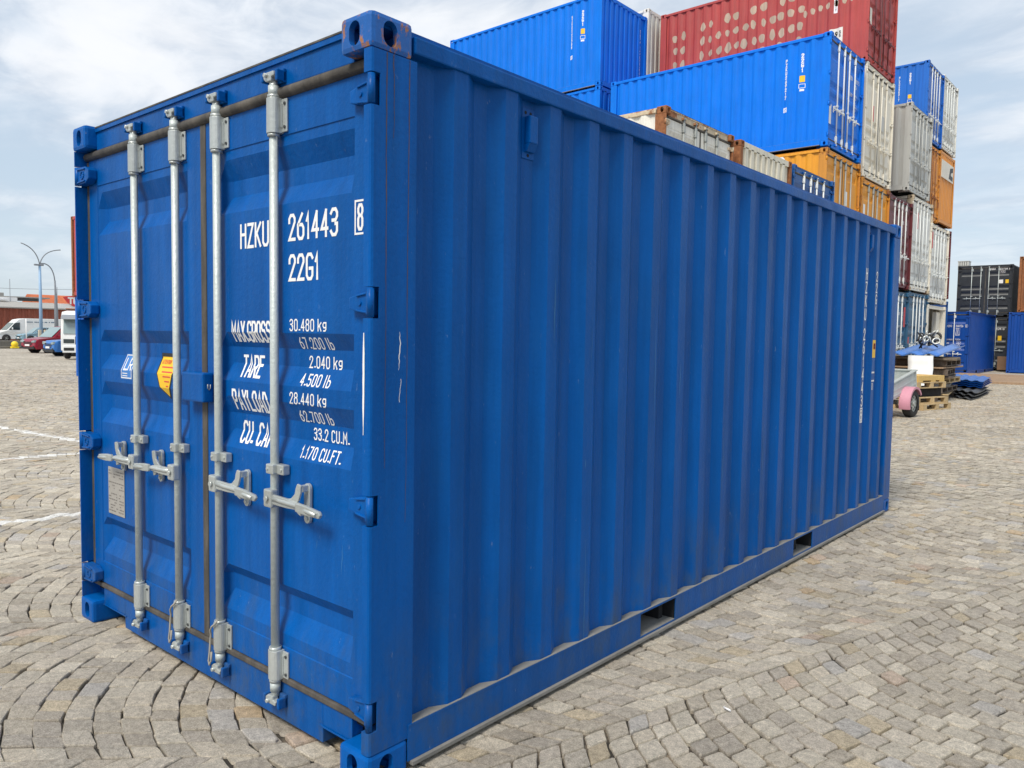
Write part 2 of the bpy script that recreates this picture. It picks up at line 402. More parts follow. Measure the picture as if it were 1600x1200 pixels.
def corr_profile(y0, y1, first, pitch=.278, flat_=.072, slope=.068):
    pts = [(y0, 1)]
    y = first
    while y+flat_ < y1-.02:
        pts += [(y-slope, 1), (y, 0), (y+flat_, 0), (y+flat_+slope, 1)]; y += pitch
    pts.append((y1, 1)); return pts
SIDE = corr_profile(.2, LEN-.205, .386)
def prof_depth(y):
    for (a, da), (b, db) in zip(SIDE, SIDE[1:]):
        if a <= y <= b: return da+(db-da)*(y-a)/max(b-a, 1e-6)
    return 1
CD, CO = .036, .010
def side_wall(s, H):
    z0, z1 = .168, H-.085
    mb = MB()
    mb.grid(lambda i, j: ((-CO-CD*SIDE[i][1]) if s else -W+CO+CD*SIDE[i][1], SIDE[i][0], (z0, z1)[j]), len(SIDE), 2)
    return mb.mesh('side_wall')
ENDP = corr_profile(-W+.12, -.12, -W+.24, .2465, .11, .018)
def end_wall(H, y, sgn):
    mb = MB(); z0, z1 = .15, H-.1
    mb.grid(lambda i, j: (ENDP[i][0], y+sgn*(.012+.04*ENDP[i][1]), (z0, z1)[j]), len(ENDP), 2)
    return mb.mesh('end_wall')
HZ = (.25, .96, 1.655, 2.345)
def hz(H): return HZ if H < 2.7 else (.25, .96, 1.655+.1, 2.345+H-2.591) 
def bar_mesh(H, x):
    dz = H-2.591
    mb = MB(); mb.cyl((x, .036, .150), (x, .036, 2.470+dz), .0168, 18)
    for z0, z1 in ((.150, .186), (2.432+dz, 2.470+dz)): mb.cyl((x, .036, z0), (x, .036, z1), .0205, 18)
    return mb.mesh('locking_bar')
def bracket_mesh(x, z0, z1):
    mb = MB()
    poly = []
    for k in range(9):
        t = math.pi*k/8; poly.append((x+.029*math.cos(t), .034-.024*math.sin(t)))
    poly = poly+[(x-.029, .0595), (x+.029, .0595)]
    mb.prism(poly, 'z', z0, z1, .002)
    mb.cyl((x, .036, z1), (x, .036, z1+.012), .0235, 18); mb.cyl((x, .036, z0-.012), (x, .036, z0), .0235, 18)
    mb.box(x+.027, x+.062, .051, .0592, z0+.004, z1-.004, .003)
    mb.box(x+.031, x+.036, .044, .0515, z0+.02, z1-.02, .002)
    return mb.mesh('bracket')
def bolts_mesh(x, z0, z1):
    mb = MB()
    for z in (z0+.022, z1-.022): mb.cyl((x+.050, .047, z), (x+.050, .0515, z), .006, 10); mb.cyl((x-.0305, .040, z), (x-.027, .040, z), .006, 10)
    return mb.mesh('bolt')
def clamp_mesh(x, z):
    mb = MB(); mb.box(x-.026, x+.024, .012, .0598, z-.019, z+.019, .005); mb.box(x+.022, x+.066, .030, .0598, z-.019, z+.019, .004)
    mb.cyl((x+.052, .026, z), (x+.052, .031, z), .006, 10); mb.cyl((x-.014, .008, z), (x-.014, .013, z), .005, 10)
    return mb.mesh('bracket')
def cam_mesh(x, z, up):
    s = 1 if up else -1
    mb = MB(); mb.cyl((x, .036, z-s*.012), (x, .036, z+s*.022), .016, 14)
    pr = [(x-.036, z+s*.030), (x-.036, z+s*.052), (x+.030, z+s*.052), (x+.034, z+s*.036), (x+.014, z+s*.033), (x+.014, z+s*.018), (x-.020, z+s*.018)]
    mb.prism(pr, 'y', .014, .040, .004)
    mb.cyl((x-.014, .003, z+s*.040), (x-.014, .016, z+s*.040), .008, 10)
    return mb.mesh('locking_cam')
def keeper_mesh(x, z, up):
    s = 1 if up else -1
    mb = MB(); mb.box(x-.040, x+.052, .044, .0575, z+s*.038-.026, z+s*.038+.026, .004)
    mb.box(x-.052, x-.037, .012, .0575, z+s*.038-.018, z+s*.038+.018, .005); mb.box(x+.037, x+.052, .016, .0575, z+s*.038-.024, z+s*.038+.018, .005)
    return mb.mesh('cam_keeper')
def handle_mesh(x, d):
    z = .916; X = lambda q: x+d*q
    mb = MB()
    a, b = sorted((X(-.024), X(.030))); mb.box(a, b, .000, .034, z-.034, z+.036, .007)
    mb.cyl((X(.003), -.009, z), (X(.003), -.003, z), .011, 12)
    mb.tube([(X(.026), .012, z+.004), (X(.09), .010, z), (X(.17), .008, z+.0), (X(.21), .006, z-.002), (X(.27), -.004, z-.006), (X(.335), -.012, z-.010)], .010, 8, [.012, .010, .010, .010, .010, .008])
    mb.prism([(X(.024), z-.020), (X(.024), z+.018), (X(.12), z+.016), (X(.20), z+.010), (X(.205), z-.016), (X(.12), z-.020)], 'y', .006, .0195, .004)
    mb.prism([(X(.20), z-.018), (X(.20), z+.016), (X(.26), z+.014), (X(.345), z+.004), (X(.355), z-.008), (X(.345), z-.022), (X(.26), z-.022)], 'y', -.010, .004, .005)
    return mb.mesh('handle')
def catch_mesh(x, d):
    z = .916; X = lambda q: x+d*q; mb = MB(); c = .195
    poly = []
    for k in range(9): t = math.pi*k/8; poly.append((X(c)+.019*math.cos(t), z+.060+.019*math.sin(t)))
    for k in range(9): t = math.pi+math.pi*k/8; poly.append((X(c)+.018*math.cos(t), z-.054+.018*math.sin(t)))
    mb.prism(poly, 'y', .046, .0595, .003)
    mb.cyl((X(c), .036, z+.062), (X(c), .047, z+.062), .011, 12); mb.cyl((X(c), .040, z-.052), (X(c), .047, z-.052), .008, 12)
    mb.prism([(X(c+p), z+q) for p, q in ((.012, .076), (-.012, .080), (-.022, .062), (-.028, .040), (-.052, .020), (-.105, .008), (-.118, -.010), (-.070, -.019), (-.030, -.004), (-.004, .018), (.008, .046))], 'y', .012, .021, .003)
    mb.box(*sorted((X(c-.012), X(c+.012))), .02, .050, z+.050, z+.074, .003)
    mb.prism([(X(c+p), z+q) for p, q in ((.012, -.020), (-.016, -.014), (-.020, -.030), (.004, -.040))], 'y', .016, .048, .003)
    return mb.mesh('handle_catch')
def hinge_mesh(side, z):
    mb = MB()
    if side == 1:
        mb.cyl((-.0165, .0150, z-.048), (-.0165, .0150, z+.048), .0125, 16); mb.box(-.040, -.018, .016, .026, z-.040, z+.040, .003); mb.box(-.046, -.036, .018, .042, z-.040, z+.040, .003)
        mb.prism([(-.030, z-.040), (-.030, z+.040), (-.090, z+.034), (-.155, z+.020), (-.155, z-.020), (-.090, z-.034)], 'y', .034, .0592, .004)
        mb.prism([(-.045, z+.030), (-.045, z+.037), (-.112, z+.028), (-.112, z+.021)], 'y', .028, .0365, .003); mb.prism([(-.045, z-.030), (-.045, z-.037), (-.112, z-.028), (-.112, z-.021)], 'y', .028, .0365, .003)
        mb.cyl((-.095, .029, z), (-.095, .0365, z), .008, 12)
    else:
        x = -W
        mb.cyl((x+.0175, .0175, z-.046), (x+.0175, .0175, z+.046), .0145, 16)
        mb.prism([(x+.016, z-.046), (x+.016, z+.046), (x+.120, z+.042), (x+.160, z+.022), (x+.160, z-.022), (x+.120, z-.042)], 'y', .014, .0592, .005)
        mb.prism([(x+.03, z+.030), (x+.03, z+.038), (x+.122, z+.034), (x+.122, z+.026)], 'y', .007, .0145, .003); mb.prism([(x+.03, z-.030), (x+.03, z-.038), (x+.122, z-.034), (x+.122, z-.026)], 'y', .007, .0145, .003)
        for k in range(10):
            t0, t1 = 2*math.pi*k/10, 2*math.pi*(k+1)/10
            mb.cyl((x+.085+.019*math.cos(t0), .013, z+.019*math.sin(t0)), (x+.085+.019*math.cos(t1), .013, z+.019*math.sin(t1)), .0035, 6)
    return mb.mesh('hinge')
def post_mesh(sx, sy, H, notched):
    mb = MB(); z0, z1 = .1185, H-.1185
    fx = (lambda a, b: tuple(sorted((a, b)))) if not sx else (lambda a, b: tuple(sorted((-W-a, -W-b))))
    fy = (lambda a, b: (a, b)) if not sy else (lambda a, b: (LEN-b, LEN-a))
    if notched:
        wI = .040 if not sx else .022; zz = z0
        for h in list(hz(H))+[None]:
            e = (h-.052) if h else z1
            if e-zz > .02:
                c = .011; pf = [(-wI, .003), (-.0025-c, .003), (-.0025-c*.29, .003+c*.29), (-.0025, .003+c), (-.0025, .2), (-.06, .2), (-.06, .1), (-wI, .1)]
                if sx: pf = [(-W-a, b) for a, b in pf]
                mb.prism(pf, 'z', zz, e)
            if h:
                mb.box(*fx(-.0065, -.0025), *fy(.040, .2), e, h+.052); mb.box(*fx(-.06, -.0066), *fy(.13, .2), e, h+.052)
            zz = (h+.052) if h else z1
    else:
        mb.box(*fx(-.11, -.0025), *fy(.003, .2), z0, z1, .008)
    return mb.mesh('corner_post')
BARX = (-1.80, -1.395, -1.035, -.615)
def container(label, loc, rotz=0.0, H=2.591, body='sky_blue', frame_m=None, cast_m=None, bars='galvw', fit='galvw', front='doors', lod=0, group='containers stacked in the yard', name='shipping_container', grooves=True, dist=0):
    fm = M[frame_m or body]; cm = M[cast_m or frame_m or body]; bm_ = M[body]
    t = thing(name, label, 'shipping container', loc, rotz, group); dz = H-2.591
    for s in (1, 0):
        obj('side_wall', cached(('side', s, H), lambda: side_wall(s, H)), bm_, t)
        X = (lambda a, b: (a, b)) if s else (lambda a, b: (-W-b, -W-a))
        obj('top_rail', cached(('tr', s, H), lambda: MB().box(*X(-.06, -.001), .19, LEN-.17, H-.092, H-.034, .006).mesh('top_rail')), fm, t)
        def br():
            mb = MB()
            for a, b in ((.1795, 1.74), (2.095, 3.755), (4.115, LEN-.1795)): mb.box(*X(-.006, -.0005), a, b, .040, .158)
            mb.box(*X(-.052, .0005), .1795, LEN-.1795, .158, .1665)
            mb.box(*X(-.052, .0005), .1795, LEN-.1795, .0335, .0400)
            return mb.mesh('bottom_rail')
        obj('bottom_rail', cached(('br', s), br), M['hero_rail'] if body == 'hero' else fm, t)
        def lip():
            mb = MB(); mb.box(*X(-.052, .016), .19, LEN-.19, .0200, .0332); return mb.mesh('rail_lip')
        obj('rail_lip', cached(('lip', s), lip), M['lip'], t)
        def dust():
            mb = MB(); mb.box(*X(-.045, -.0015), .20, LEN-.20, .1668, .1686)
            for a in (1.745, 3.76): mb.box(*X(-.9, -.003), a, a+.345, .0402, .0440)
            return mb.mesh('dusty_ledge')
        obj('dusty_ledge', cached(('dust', s), dust), M['dust'], t)
    obj('roof', cached(('roof', H), lambda: MB().box(-W+.03, -.03, .05, LEN-.05, H-.033, H-.012).mesh('roof')), fm, t)
    def under():
        mb = MB(); mb.box(-W+.055, -.055, .08, LEN-.06, .156, .164)
        for y in (1.74, 2.095, 3.755, 4.115): mb.box(-W+.01, -.01, y-.004, y+.004, .041, .155)
        mb.box(-W+.2, -W/2-.2, 1.75, 2.085, .0405, .1545);  # near-black block paints the shade deep inside the fork pocket
        for k in range(14): mb.box(-W+.06, -.06, .5+k*.38, .54+k*.38, .045, .155)
        return mb.mesh('underframe')
    obj('underframe', cached('under', under), M['dark'], t)
    for sx in (0, 1):
        for sy in (0, 1):
            obj('corner_post', cached(('post', sx, sy, H, front), lambda: post_mesh(sx, sy, H, sy == 0 and front == 'doors')), cm if cast_m and cast_m != 'hero_cast' else fm, t)
            for sz in (0, 1):
                obj('corner_casting', CAST[sx, sy, sz], M['hero_cast_clean'] if body == 'hero' and (sx, sy, sz) != (0, 0, 1) else cm, t, (-W if sx else 0, LEN if sy else 0, H if sz else 0))
    obj('end_wall', cached(('end', H, 1), lambda: end_wall(H, LEN, -1)), bm_, t)
    def hdr(y0, y1):
        return MB().box(-W+.162, -.162, y0, y1, H-.122, H-.011, .003).mesh('header')
    def sillm(y0, y1):
        mb = MB(); mb.box(-2.02, -.335, y0, y1, .030, .182, .003); mb.box(-W+.162, -2.0205, y0, y1, .098, .182, .003); mb.box(-.3345, -.162, y0, y1, .098, .182, .003)
        mb.box(-2.02, -1.99, y1, y1+.3, .03, .15); mb.box(-.365, -.335, y1, y1+.3, .03, .15)
        mb.box(-W+.162, -2.0, y0-.004, y0+.1, .0905, .0975); mb.box(-.355, -.162, y0-.004, y0+.1, .0905, .0975)
        return mb.mesh('sill')
    obj('header', cached(('hdr', H, 1), lambda: hdr(LEN-.12, LEN-.012)), fm, t)
    obj('sill', cached(('sill', 1), lambda: MB().box(-W+.162, -.162, LEN-.12, LEN-.012, .03, .16, .003).mesh('sill')), fm, t)
    if front == 'doors':
        obj('header', cached(('hdr', H, 0), lambda: hdr(.058, .15)), fm, t)
        obj('sill', cached(('sill', 0), lambda: sillm(.058, .11)), fm, t)
        def gas():
            mb = MB(); mb.cyl((-2.400, .060, 2.446+dz), (-.052, .060, 2.446+dz), .0215, 14)
            mb.box(-2.400, -.052, .050, .08, .186, .208, .004); mb.box(-1.211, -1.167, .056, .09, .2085, 2.424+dz, .004)
            mb.box(-2.4175, -2.385, .062, .09, .2085, 2.424+dz, .003); mb.box(-W+.166, -.166, .048, .0575, H-.0135, H-.007)
            return mb.mesh('gasket')
        obj('gasket', cached(('gas', H), gas), M['rubber'], t)
        for side in (0, 1):
            d = obj('door', cached(('door', side, H), lambda: door_mesh(side, H)), bm_, t)
            for z in hz(H): obj('hinge', cached(('hinge', side, round(z, 3)), lambda: hinge_mesh(side, z)), fm, d)
        bmt, fmt = M[bars], M[fit]
        for i, x in enumerate(BARX):
            b = obj('locking_bar', cached(('bar', H, i), lambda: bar_mesh(H, x)), bmt, t)
            obj('bracket', cached(('bkt', H, i), lambda: bracket_mesh(x, 2.295+dz, 2.425+dz)), fmt, b); obj('bracket', cached(('bkb', i), lambda: bracket_mesh(x, .200, .315)), fmt, b)
            obj('bracket', cached(('clamp', i), lambda: clamp_mesh(x, 1.028)), fmt, b)
            obj('bolt', cached(('bolt', H, i), lambda: bolts_mesh(x, 2.295+dz, 2.425+dz)), M['bolt'], b); obj('bolt', cached(('boltb', i), lambda: bolts_mesh(x, .200, .315)), M['bolt'], b)
            obj('locking_cam', cached(('camt', H, i), lambda: cam_mesh(x, 2.466+dz, True)), fmt, b); obj('locking_cam', cached(('camb', i), lambda: cam_mesh(x, .154, False)), fmt, b)
            d = -1 if i < 2 else 1
            obj('handle', cached(('hdl', i), lambda: handle_mesh(x, d)), fmt, b); obj('handle_catch', cached(('cat', i), lambda: catch_mesh(x, d)), fmt, b)
            obj('cam_keeper', cached(('kt', H, i), lambda: keeper_mesh(x, 2.466+dz, True)), fm, t); obj('cam_keeper', cached(('kb', i), lambda: keeper_mesh(x, .154, False)), fm, t)
    elif front == 'wall':
        obj('end_wall', cached(('end', H, 0), lambda: end_wall(H, 0, 1)), bm_, t)
        obj('header', cached(('hdr', H, 2), lambda: hdr(.012, .12)), fm, t); obj('sill', cached(('sill', 2), lambda: MB().box(-W+.162, -.162, .012, .12, .03, .16, .003).mesh('sill')), fm, t)
    else:  # open front
        obj('header', cached(('hdr', H, 0), lambda: hdr(.058, .15)), fm, t); obj('sill', cached(('sill', 0), lambda: sillm(.058, .11)), fm, t)
        obj('floor_boards', cached('floor', lambda: MB().box(-W+.06, -.06, .06, LEN-.06, .165, .19).mesh('floor_boards')), M['plywood'], t)
    return t
def door_text(t, items, mat='white', H=2.591, name='lettering'):
    """items: (string, height, x, z, width factor)"""
    dz = H-2.591; br = [q for g in GRO for q in g]; o = None
    for s, h, x, z, wf, *gp in items:
      bm = bmesh.new()
      if s == 'BOX': frame(bm, x, x+wf, z, z+h, .007, 'LTB' if wf < .05 else 'LRTB')
      else: text(bm, s, h, x, z, wf, .12 if h > .06 else .115, *gp)
      mb = project(bm, lambda u, v, l: (u, door_surf(u, v)-.0012-l, v+(dz if v > 1.8 else 0)), (-.160, PX[0]+.05, PX[2]+.05), br)
      o = obj(name, mb, M[mat], t)
    return o
def side_text(t, s, items, mat='white', name='lettering', H=2.591):
    """s 1: the +x wall, 0: the -x wall; items (string,h,y,z,wf) drawn as a column of upright letters, or ('RECT',h,y,z,w), ('BOX',...)"""
    ub = [p[0] if s else -p[0] for p in SIDE]
    def fn(u, v, l):
        y = u if s else -u; d = CO+CD*prof_depth(y)-.0015-l
        return (-d if s else -W+d, y, v)
    for q, h, y, z, wf in items:
        bm = bmesh.new(); u = y if s else -y
        if q == 'RECT': rect(bm, u-wf/2, u+wf/2, z-h, z)
        elif q == 'BOX': frame(bm, u-wf/2, u+wf/2, z-h, z, .012)
        elif q == 'OPENBOX': frame(bm, u-wf/2, u+wf/2, z-h, z, .014, 'RTB')
        else: text(bm, q, h, u, z-h, wf, .14 if s else .22, vertical=True)
        o = obj(name, project(bm, fn, ub, ()), M[mat], t)
    return o

# ================================================================ the setting: ground
def zg(x, y):  # the yard rises very gently far behind the stacks
    k = min(max((x+16)/8, 0), 1); return .008*max(0, y-22)*k if y < 60 else .304*k
def ground_material():
    m, n, l, b = new_mat('setts_far')
    t = n.new('ShaderNodeTexCoord')
    mp_ = n.new('ShaderNodeMapping'); mp_.inputs['Rotation'].default_value = (0, 0, R(45)); l.new(t.outputs['Object'], mp_.inputs[0])
    v = n.new('ShaderNodeTexVoronoi'); v.inputs['Scale'].default_value = 8.2; v.inputs['Randomness'].default_value = .45; l.new(mp_.outputs[0], v.inputs['Vector'])
    v2 = n.new('ShaderNodeTexVoronoi'); v2.feature = 'DISTANCE_TO_EDGE'; v2.inputs['Scale'].default_value = 8.2; v2.inputs['Randomness'].default_value = .45; l.new(mp_.outputs[0], v2.inputs['Vector'])
    r = n.new('ShaderNodeMapRange'); l.new(v2.outputs['Distance'], r.inputs[0]); r.inputs[1].default_value = .03; r.inputs[2].default_value = .09
    sc_ = n.new('ShaderNodeSeparateColor'); l.new(v.outputs['Color'], sc_.inputs[0])
    mixc = n.new('ShaderNodeMix'); mixc.data_type = 'RGBA'; l.new(sc_.outputs[0], mixc.inputs[0]); mixc.inputs[6].default_value = (.43, .39, .325, 1); mixc.inputs[7].default_value = (.53, .482, .405, 1)
    nz = n.new('ShaderNodeTexNoise'); nz.inputs['Scale'].default_value = .35; nz.inputs['Detail'].default_value = 5; l.new(t.outputs['Object'], nz.inputs['Vector'])
    rr = n.new('ShaderNodeMapRange'); l.new(nz.outputs[0], rr.inputs[0]); rr.inputs[1].default_value = .3; rr.inputs[2].default_value = .7; rr.inputs[3].default_value = .8; rr.inputs[4].default_value = 1.15
    mm = n.new('ShaderNodeMix'); mm.data_type = 'RGBA'; mm.blend_type = 'MULTIPLY'; mm.inputs[0].default_value = 1; l.new(mixc.outputs[2], mm.inputs[6])
    cc = n.new('ShaderNodeCombineColor'); [l.new(rr.outputs[0], cc.inputs[i]) for i in range(3)]; l.new(cc.outputs[0], mm.inputs[7])
    j = n.new('ShaderNodeMix'); j.data_type = 'RGBA'; l.new(r.outputs[0], j.inputs[0]); j.inputs[6].default_value = (.22, .19, .15, 1); l.new(mm.outputs[2], j.inputs[7])
    l.new(j.outputs[2], b.inputs['Base Color']); b.inputs['Roughness'].default_value = .85
    bp = n.new('ShaderNodeBump'); bp.inputs['Distance'].default_value = .006; l.new(r.outputs[0], bp.inputs['Height']); l.new(bp.outputs[0], b.inputs['Normal'])
    return m
def bed_material():
    m, n, l, b = new_mat('joint_grit')
    t = n.new('ShaderNodeTexCoord'); nz = n.new('ShaderNodeTexNoise'); nz.inputs['Scale'].default_value = 5; nz.inputs['Detail'].default_value = 8; nz.inputs['Roughness'].default_value = .7; l.new(t.outputs['Object'], nz.inputs['Vector'])
    r = n.new('ShaderNodeMapRange'); l.new(nz.outputs[0], r.inputs[0]); r.inputs[1].default_value = .48; r.inputs[2].default_value = .66
    mx = n.new('ShaderNodeMix'); mx.data_type = 'RGBA'; l.new(r.outputs[0], mx.inputs[0]); mx.inputs[6].default_value = (.03, .026, .021, 1); mx.inputs[7].default_value = (.22, .18, .13, 1)
    l.new(mx.outputs[2], b.inputs['Base Color']); b.inputs['Roughness'].default_value = .95
    return m
def stone_material():
    m, n, l, b = new_mat('granite_setts')
    a = n.new('ShaderNodeAttribute'); a.attribute_name = 'tint'
    t = n.new('ShaderNodeTexCoord')
    def nz(s, d, ro):
        q = n.new('ShaderNodeTexNoise'); q.inputs['Scale'].default_value = s; q.inputs['Detail'].default_value = d; q.inputs['Roughness'].default_value = ro; l.new(t.outputs['Object'], q.inputs['Vector']); return q.outputs[0]
    def rg(v, c, d, a0=.3, a1=.7):
        q = n.new('ShaderNodeMapRange'); l.new(v, q.inputs[0]); q.inputs[1].default_value = a0; q.inputs[2].default_value = a1; q.inputs[3].default_value = c; q.inputs[4].default_value = d; return q.outputs[0]
    def mul(x, y):
        q = n.new('ShaderNodeMath'); q.operation = 'MULTIPLY'; l.new(x, q.inputs[0]); l.new(y, q.inputs[1]); return q.outputs[0]
    v = mul(mul(rg(nz(190, 4, .8), .50, 1.50), rg(nz(38, 5, .65), .72, 1.26)), rg(nz(.6, 5, .6), .84, 1.12))
    cc = n.new('ShaderNodeCombineColor'); [l.new(v, cc.inputs[i]) for i in range(3)]
    mm = n.new('ShaderNodeMix'); mm.data_type = 'RGBA'; mm.blend_type = 'MULTIPLY'; mm.inputs[0].default_value = 1; l.new(a.outputs['Color'], mm.inputs[6]); l.new(cc.outputs[0], mm.inputs[7])
    l.new(mm.outputs[2], b.inputs['Base Color']); b.inputs['Roughness'].default_value = .72
    bp = n.new('ShaderNodeBump'); bp.inputs['Distance'].default_value = .007; bp.inputs['Strength'].default_value = 1.0
    ad = n.new('ShaderNodeMath'); ad.operation = 'ADD'; l.new(nz(60, 6, .7), ad.inputs[0]); l.new(nz(260, 3, .7), ad.inputs[1]); l.new(ad.outputs[0], bp.inputs['Height']); l.new(bp.outputs[0], b.inputs['Normal'])
    return m
gx = [-900, -300, -140, -60, -30, -16, -12, -8, -4, 0, 10, 40, 150, 900]; gy = [-900, -200, -60, -20, 0, 14, 22, 30, 38, 46, 60, 120, 300, 900]
mb = MB(); mb.grid(lambda i, j: (gx[i], gy[j], zg(gx[i], gy[j])-.022), len(gx), len(gy))
structure(obj('ground', mb, ground_material()))

def make_setts():
    rng = random.Random(3)
    verts = []; faces = []; tints = []
    c45 = math.sqrt(.5); Wd = 1.38; pitch = .112; TH = R(38); Rr = Wd/2/math.sin(TH); n_arc = 13
    C = (2.036, -1.646)
    fdir = math.atan2(_f.y, _f.x)
    pal = [(.50, .455, .375), (.47, .432, .365), (.53, .49, .41), (.45, .412, .352), (.50, .432, .315), (.52, .41, .275), (.46, .442, .412), (.55, .51, .43), (.42, .38, .315), (.49, .40, .32)]
    wts = [22, 20, 15, 14, 5, 1.5, 6, 7, 10, 1.5]
    side_ = [0]
    def emit(q4, sgn, far, low=0):
        cx = sum(p[0] for p in q4)/4; cy = sum(p[1] for p in q4)/4
        t = rng.choices(pal, wts)[0]; g = rng.uniform(.86, 1.12); t = (t[0]*g*.95, t[1]*g*.925, t[2]*g*.90)
        # rows of pale setts mark parking bays
        for (ax, ay, bx, by, hw) in LINES:
            dx, dy = bx-ax, by-ay; L2 = dx*dx+dy*dy; s = max(0, min(1, ((cx-ax)*dx+(cy-ay)*dy)/L2))
            if math.hypot(cx-ax-s*dx, cy-ay-s*dy) < hw: t = (.74, .73, .70); break
        z = zg(cx, cy)+rng.uniform(-.005, .0035)-low
        tx, ty = rng.uniform(-.035, .035), rng.uniform(-.035, .035)
        sh = rng.uniform(.045, .105) if side_[0] else rng.uniform(.018, .052)
        base = len(verts); ring = []
        for k in range(4):
            p = q4[k]; a = q4[k-1]; b = q4[(k+1) % 4]
            if far: ring.append((p[0]+(cx-p[0])*sh*1.3, p[1]+(cy-p[1])*sh*1.3)); continue
            e = rng.uniform(.03, .12)
            for o in (a, b):
                f = rng.uniform(.8, 1.2)*e
                x = p[0]+(o[0]-p[0])*f; y = p[1]+(o[1]-p[1])*f
                ring.append((x+(cx-x)*sh+rng.uniform(-.0015, .0015), y+(cy-y)*sh+rng.uniform(-.0015, .0015)))
            # mid edge point
            x = (p[0]+b[0])/2; y = (p[1]+b[1])/2; q_ = sh*rng.uniform(.5, 1.6)
            ring.append((x+(cx-x)*q_, y+(cy-y)*q_))
        nr = len(ring)
        for f, dzz in ((.94, 0.0), (1.0, -.005), (1.015, -.028)) if not far else ((1.0, 0.0), (1.03, -.018)):
            for x, y in ring:
                verts.append((cx+(x-cx)*f, cy+(y-cy)*f, z+dzz+(x-cx)*tx+(y-cy)*ty+(rng.uniform(-.0012, .0012) if dzz == 0 else 0)))
        verts.append((cx, cy, z+.0012)); cen = len(verts)-1
        nl = 3 if not far else 2
        for k in range(nr):
            k2 = (k+1) % nr
            faces.append((cen, base+k, base+k2))
            for q in range(nl-1): faces.append((base+q*nr+k, base+(q+1)*nr+k, base+(q+1)*nr+k2, base+q*nr+k2))
        tints.append((t, len(verts)-base))
    LINES = [(-5.10, -.6, -4.98, 1.6, .062), (-8.6, .6, -8.36, 3.2, .062), (-14.5, 2.15, -9.2, 2.66, .062)]
    for (axis, side) in ((R(45), 0), (R(75), 1)):
      ca, sa = math.cos(axis), math.sin(axis); side_[0] = side
      for n in range(-26, 34):
        qc = -.95-Wd*(n-1)+(.35 if side else 0)
        off = rng.uniform(0, pitch)
        for k in range(-260, 470):
            p0 = k*pitch+off
            x = p0*ca+qc*sa; y = p0*sa-qc*ca
            dx, dy = x-C[0], y-C[1]; d = math.hypot(dx, dy)
            if d > 34: continue
            ang = abs((math.degrees(math.atan2(dy, dx)-fdir)+180) % 360-180)
            if d > 3.4 and ang > 55: continue
            if -1.55 < x < -.95 and 1.3 < y < 4.9: continue
            if d > 12 and -24 < x < -5 and y > 9: continue
            if x < -4.8 and y > 9.8: continue
            bd_ = lambda X, Y: X-(-.55 if Y < .6 else -1.2-.13*Y)
            on = lambda X, Y: bd_(X, Y) > -.13 if side else bd_(X, Y) <= 0
            if not (on(x-1.3, y) or on(x+1.3, y)): continue
            sgn = max(-1, min(1, (p0-7.0)/2.0)) if side else max(-1, min(1, (p0-6.0)/2.0))
            far = d > 9
            def pt(t, row):  # t in 0..1 across the column
                th = (t-.5)*2*TH
                q = qc+Rr*math.sin(th); pp = p0+row*pitch+sgn*(Rr*math.cos(th)-Rr*math.cos(TH))
                return (pp*ca+q*sa, pp*sa-q*ca)
            na = n_arc+(k % 2)
            cuts = [0]+[(i+rng.uniform(-.16, .16))/na for i in range(1, na)]+[1]
            for a, b in zip(cuts, cuts[1:]):
                m_ = pt((a+b)/2, .5)
                if not on(*m_): continue
                j = lambda: rng.uniform(-.07, .07)
                emit([pt(a, j()), pt(b, j()), pt(b, 1+j()), pt(a, 1+j())], sgn, far, .0075 if side and bd_(*m_) < .03 else 0)
    me = bpy.data.meshes.new('setts'); me.from_pydata(verts, [], faces); 
    at = me.color_attributes.new('tint', 'FLOAT_COLOR', 'POINT')
    arr = np.ones((len(verts), 4), dtype=np.float32); i = 0
    for t, c in tints: arr[i:i+c, :3] = t; i += c
    at.data.foreach_set('color', arr.ravel()); me.update()
    print('setts', len(tints), 'verts', len(verts))
    return me
me = make_setts()
o = bpy.data.objects.new('paving', me); col.objects.link(o); me.materials.append(stone_material()); structure(o)
# grit between the setts, only where the modelled setts lie
import itertools
bed = MB(); bx = [-26, -16, -8, 0, 8, 16]; by = [-8, 0, 8, 16, 22, 30, 34]
bed.grid(lambda i, j: (bx[i], by[j], zg(bx[i], by[j])-.0150), len(bx), len(by))
structure(obj('joint_sand', bed, bed_material()))

# ================================================================ the large blue container in front
main = container('large dark blue container with four galvanised locking bars, alone in the foreground', (0, 0, 0), 0, 2.591, 'hero', 'hero', 'hero_cast', 'galv', 'silver', 'doors', group=None)
k_ = .082
door_text(main, [('HZKU', .100, -.897, 1.885, .088, .19), ('261443', .101, -.555, 1.894, .087, .205), ('BOX', .118, -.158, 1.889, .0485), ('8', .092, -.138, 1.902, .060), ('22G1', .101, -.554, 1.744, .087, .20),
 ('MAX.GROSS', .086, -.970, 1.510, .068, .125), ('30.480 kg', .046, -.552, 1.557, .098, .255), ('67.200 lb', .044, -.515, 1.491, .098, .255), ('TARE', .092, -.930, 1.366, .074, .14), ('2.040 kg', .046, -.471, 1.420, .098, .255),
 ('4.500 lb', .046, -.495, 1.353, .098, .255), ('PAYLOAD', .088, -.970, 1.228, .074, .14), ('28.440 kg', .046, -.553, 1.281, .098, .255), ('62.700 lb', .044, -.517, 1.215, .098, .255), ('CU. CAP.', .092, -.935, 1.093, .072, .15),
 ('33.2 CU.M.', .046, -.443, 1.151, .090, .235), ('1.170 CU.FT.', .046, -.495, 1.080, .090, .235)])
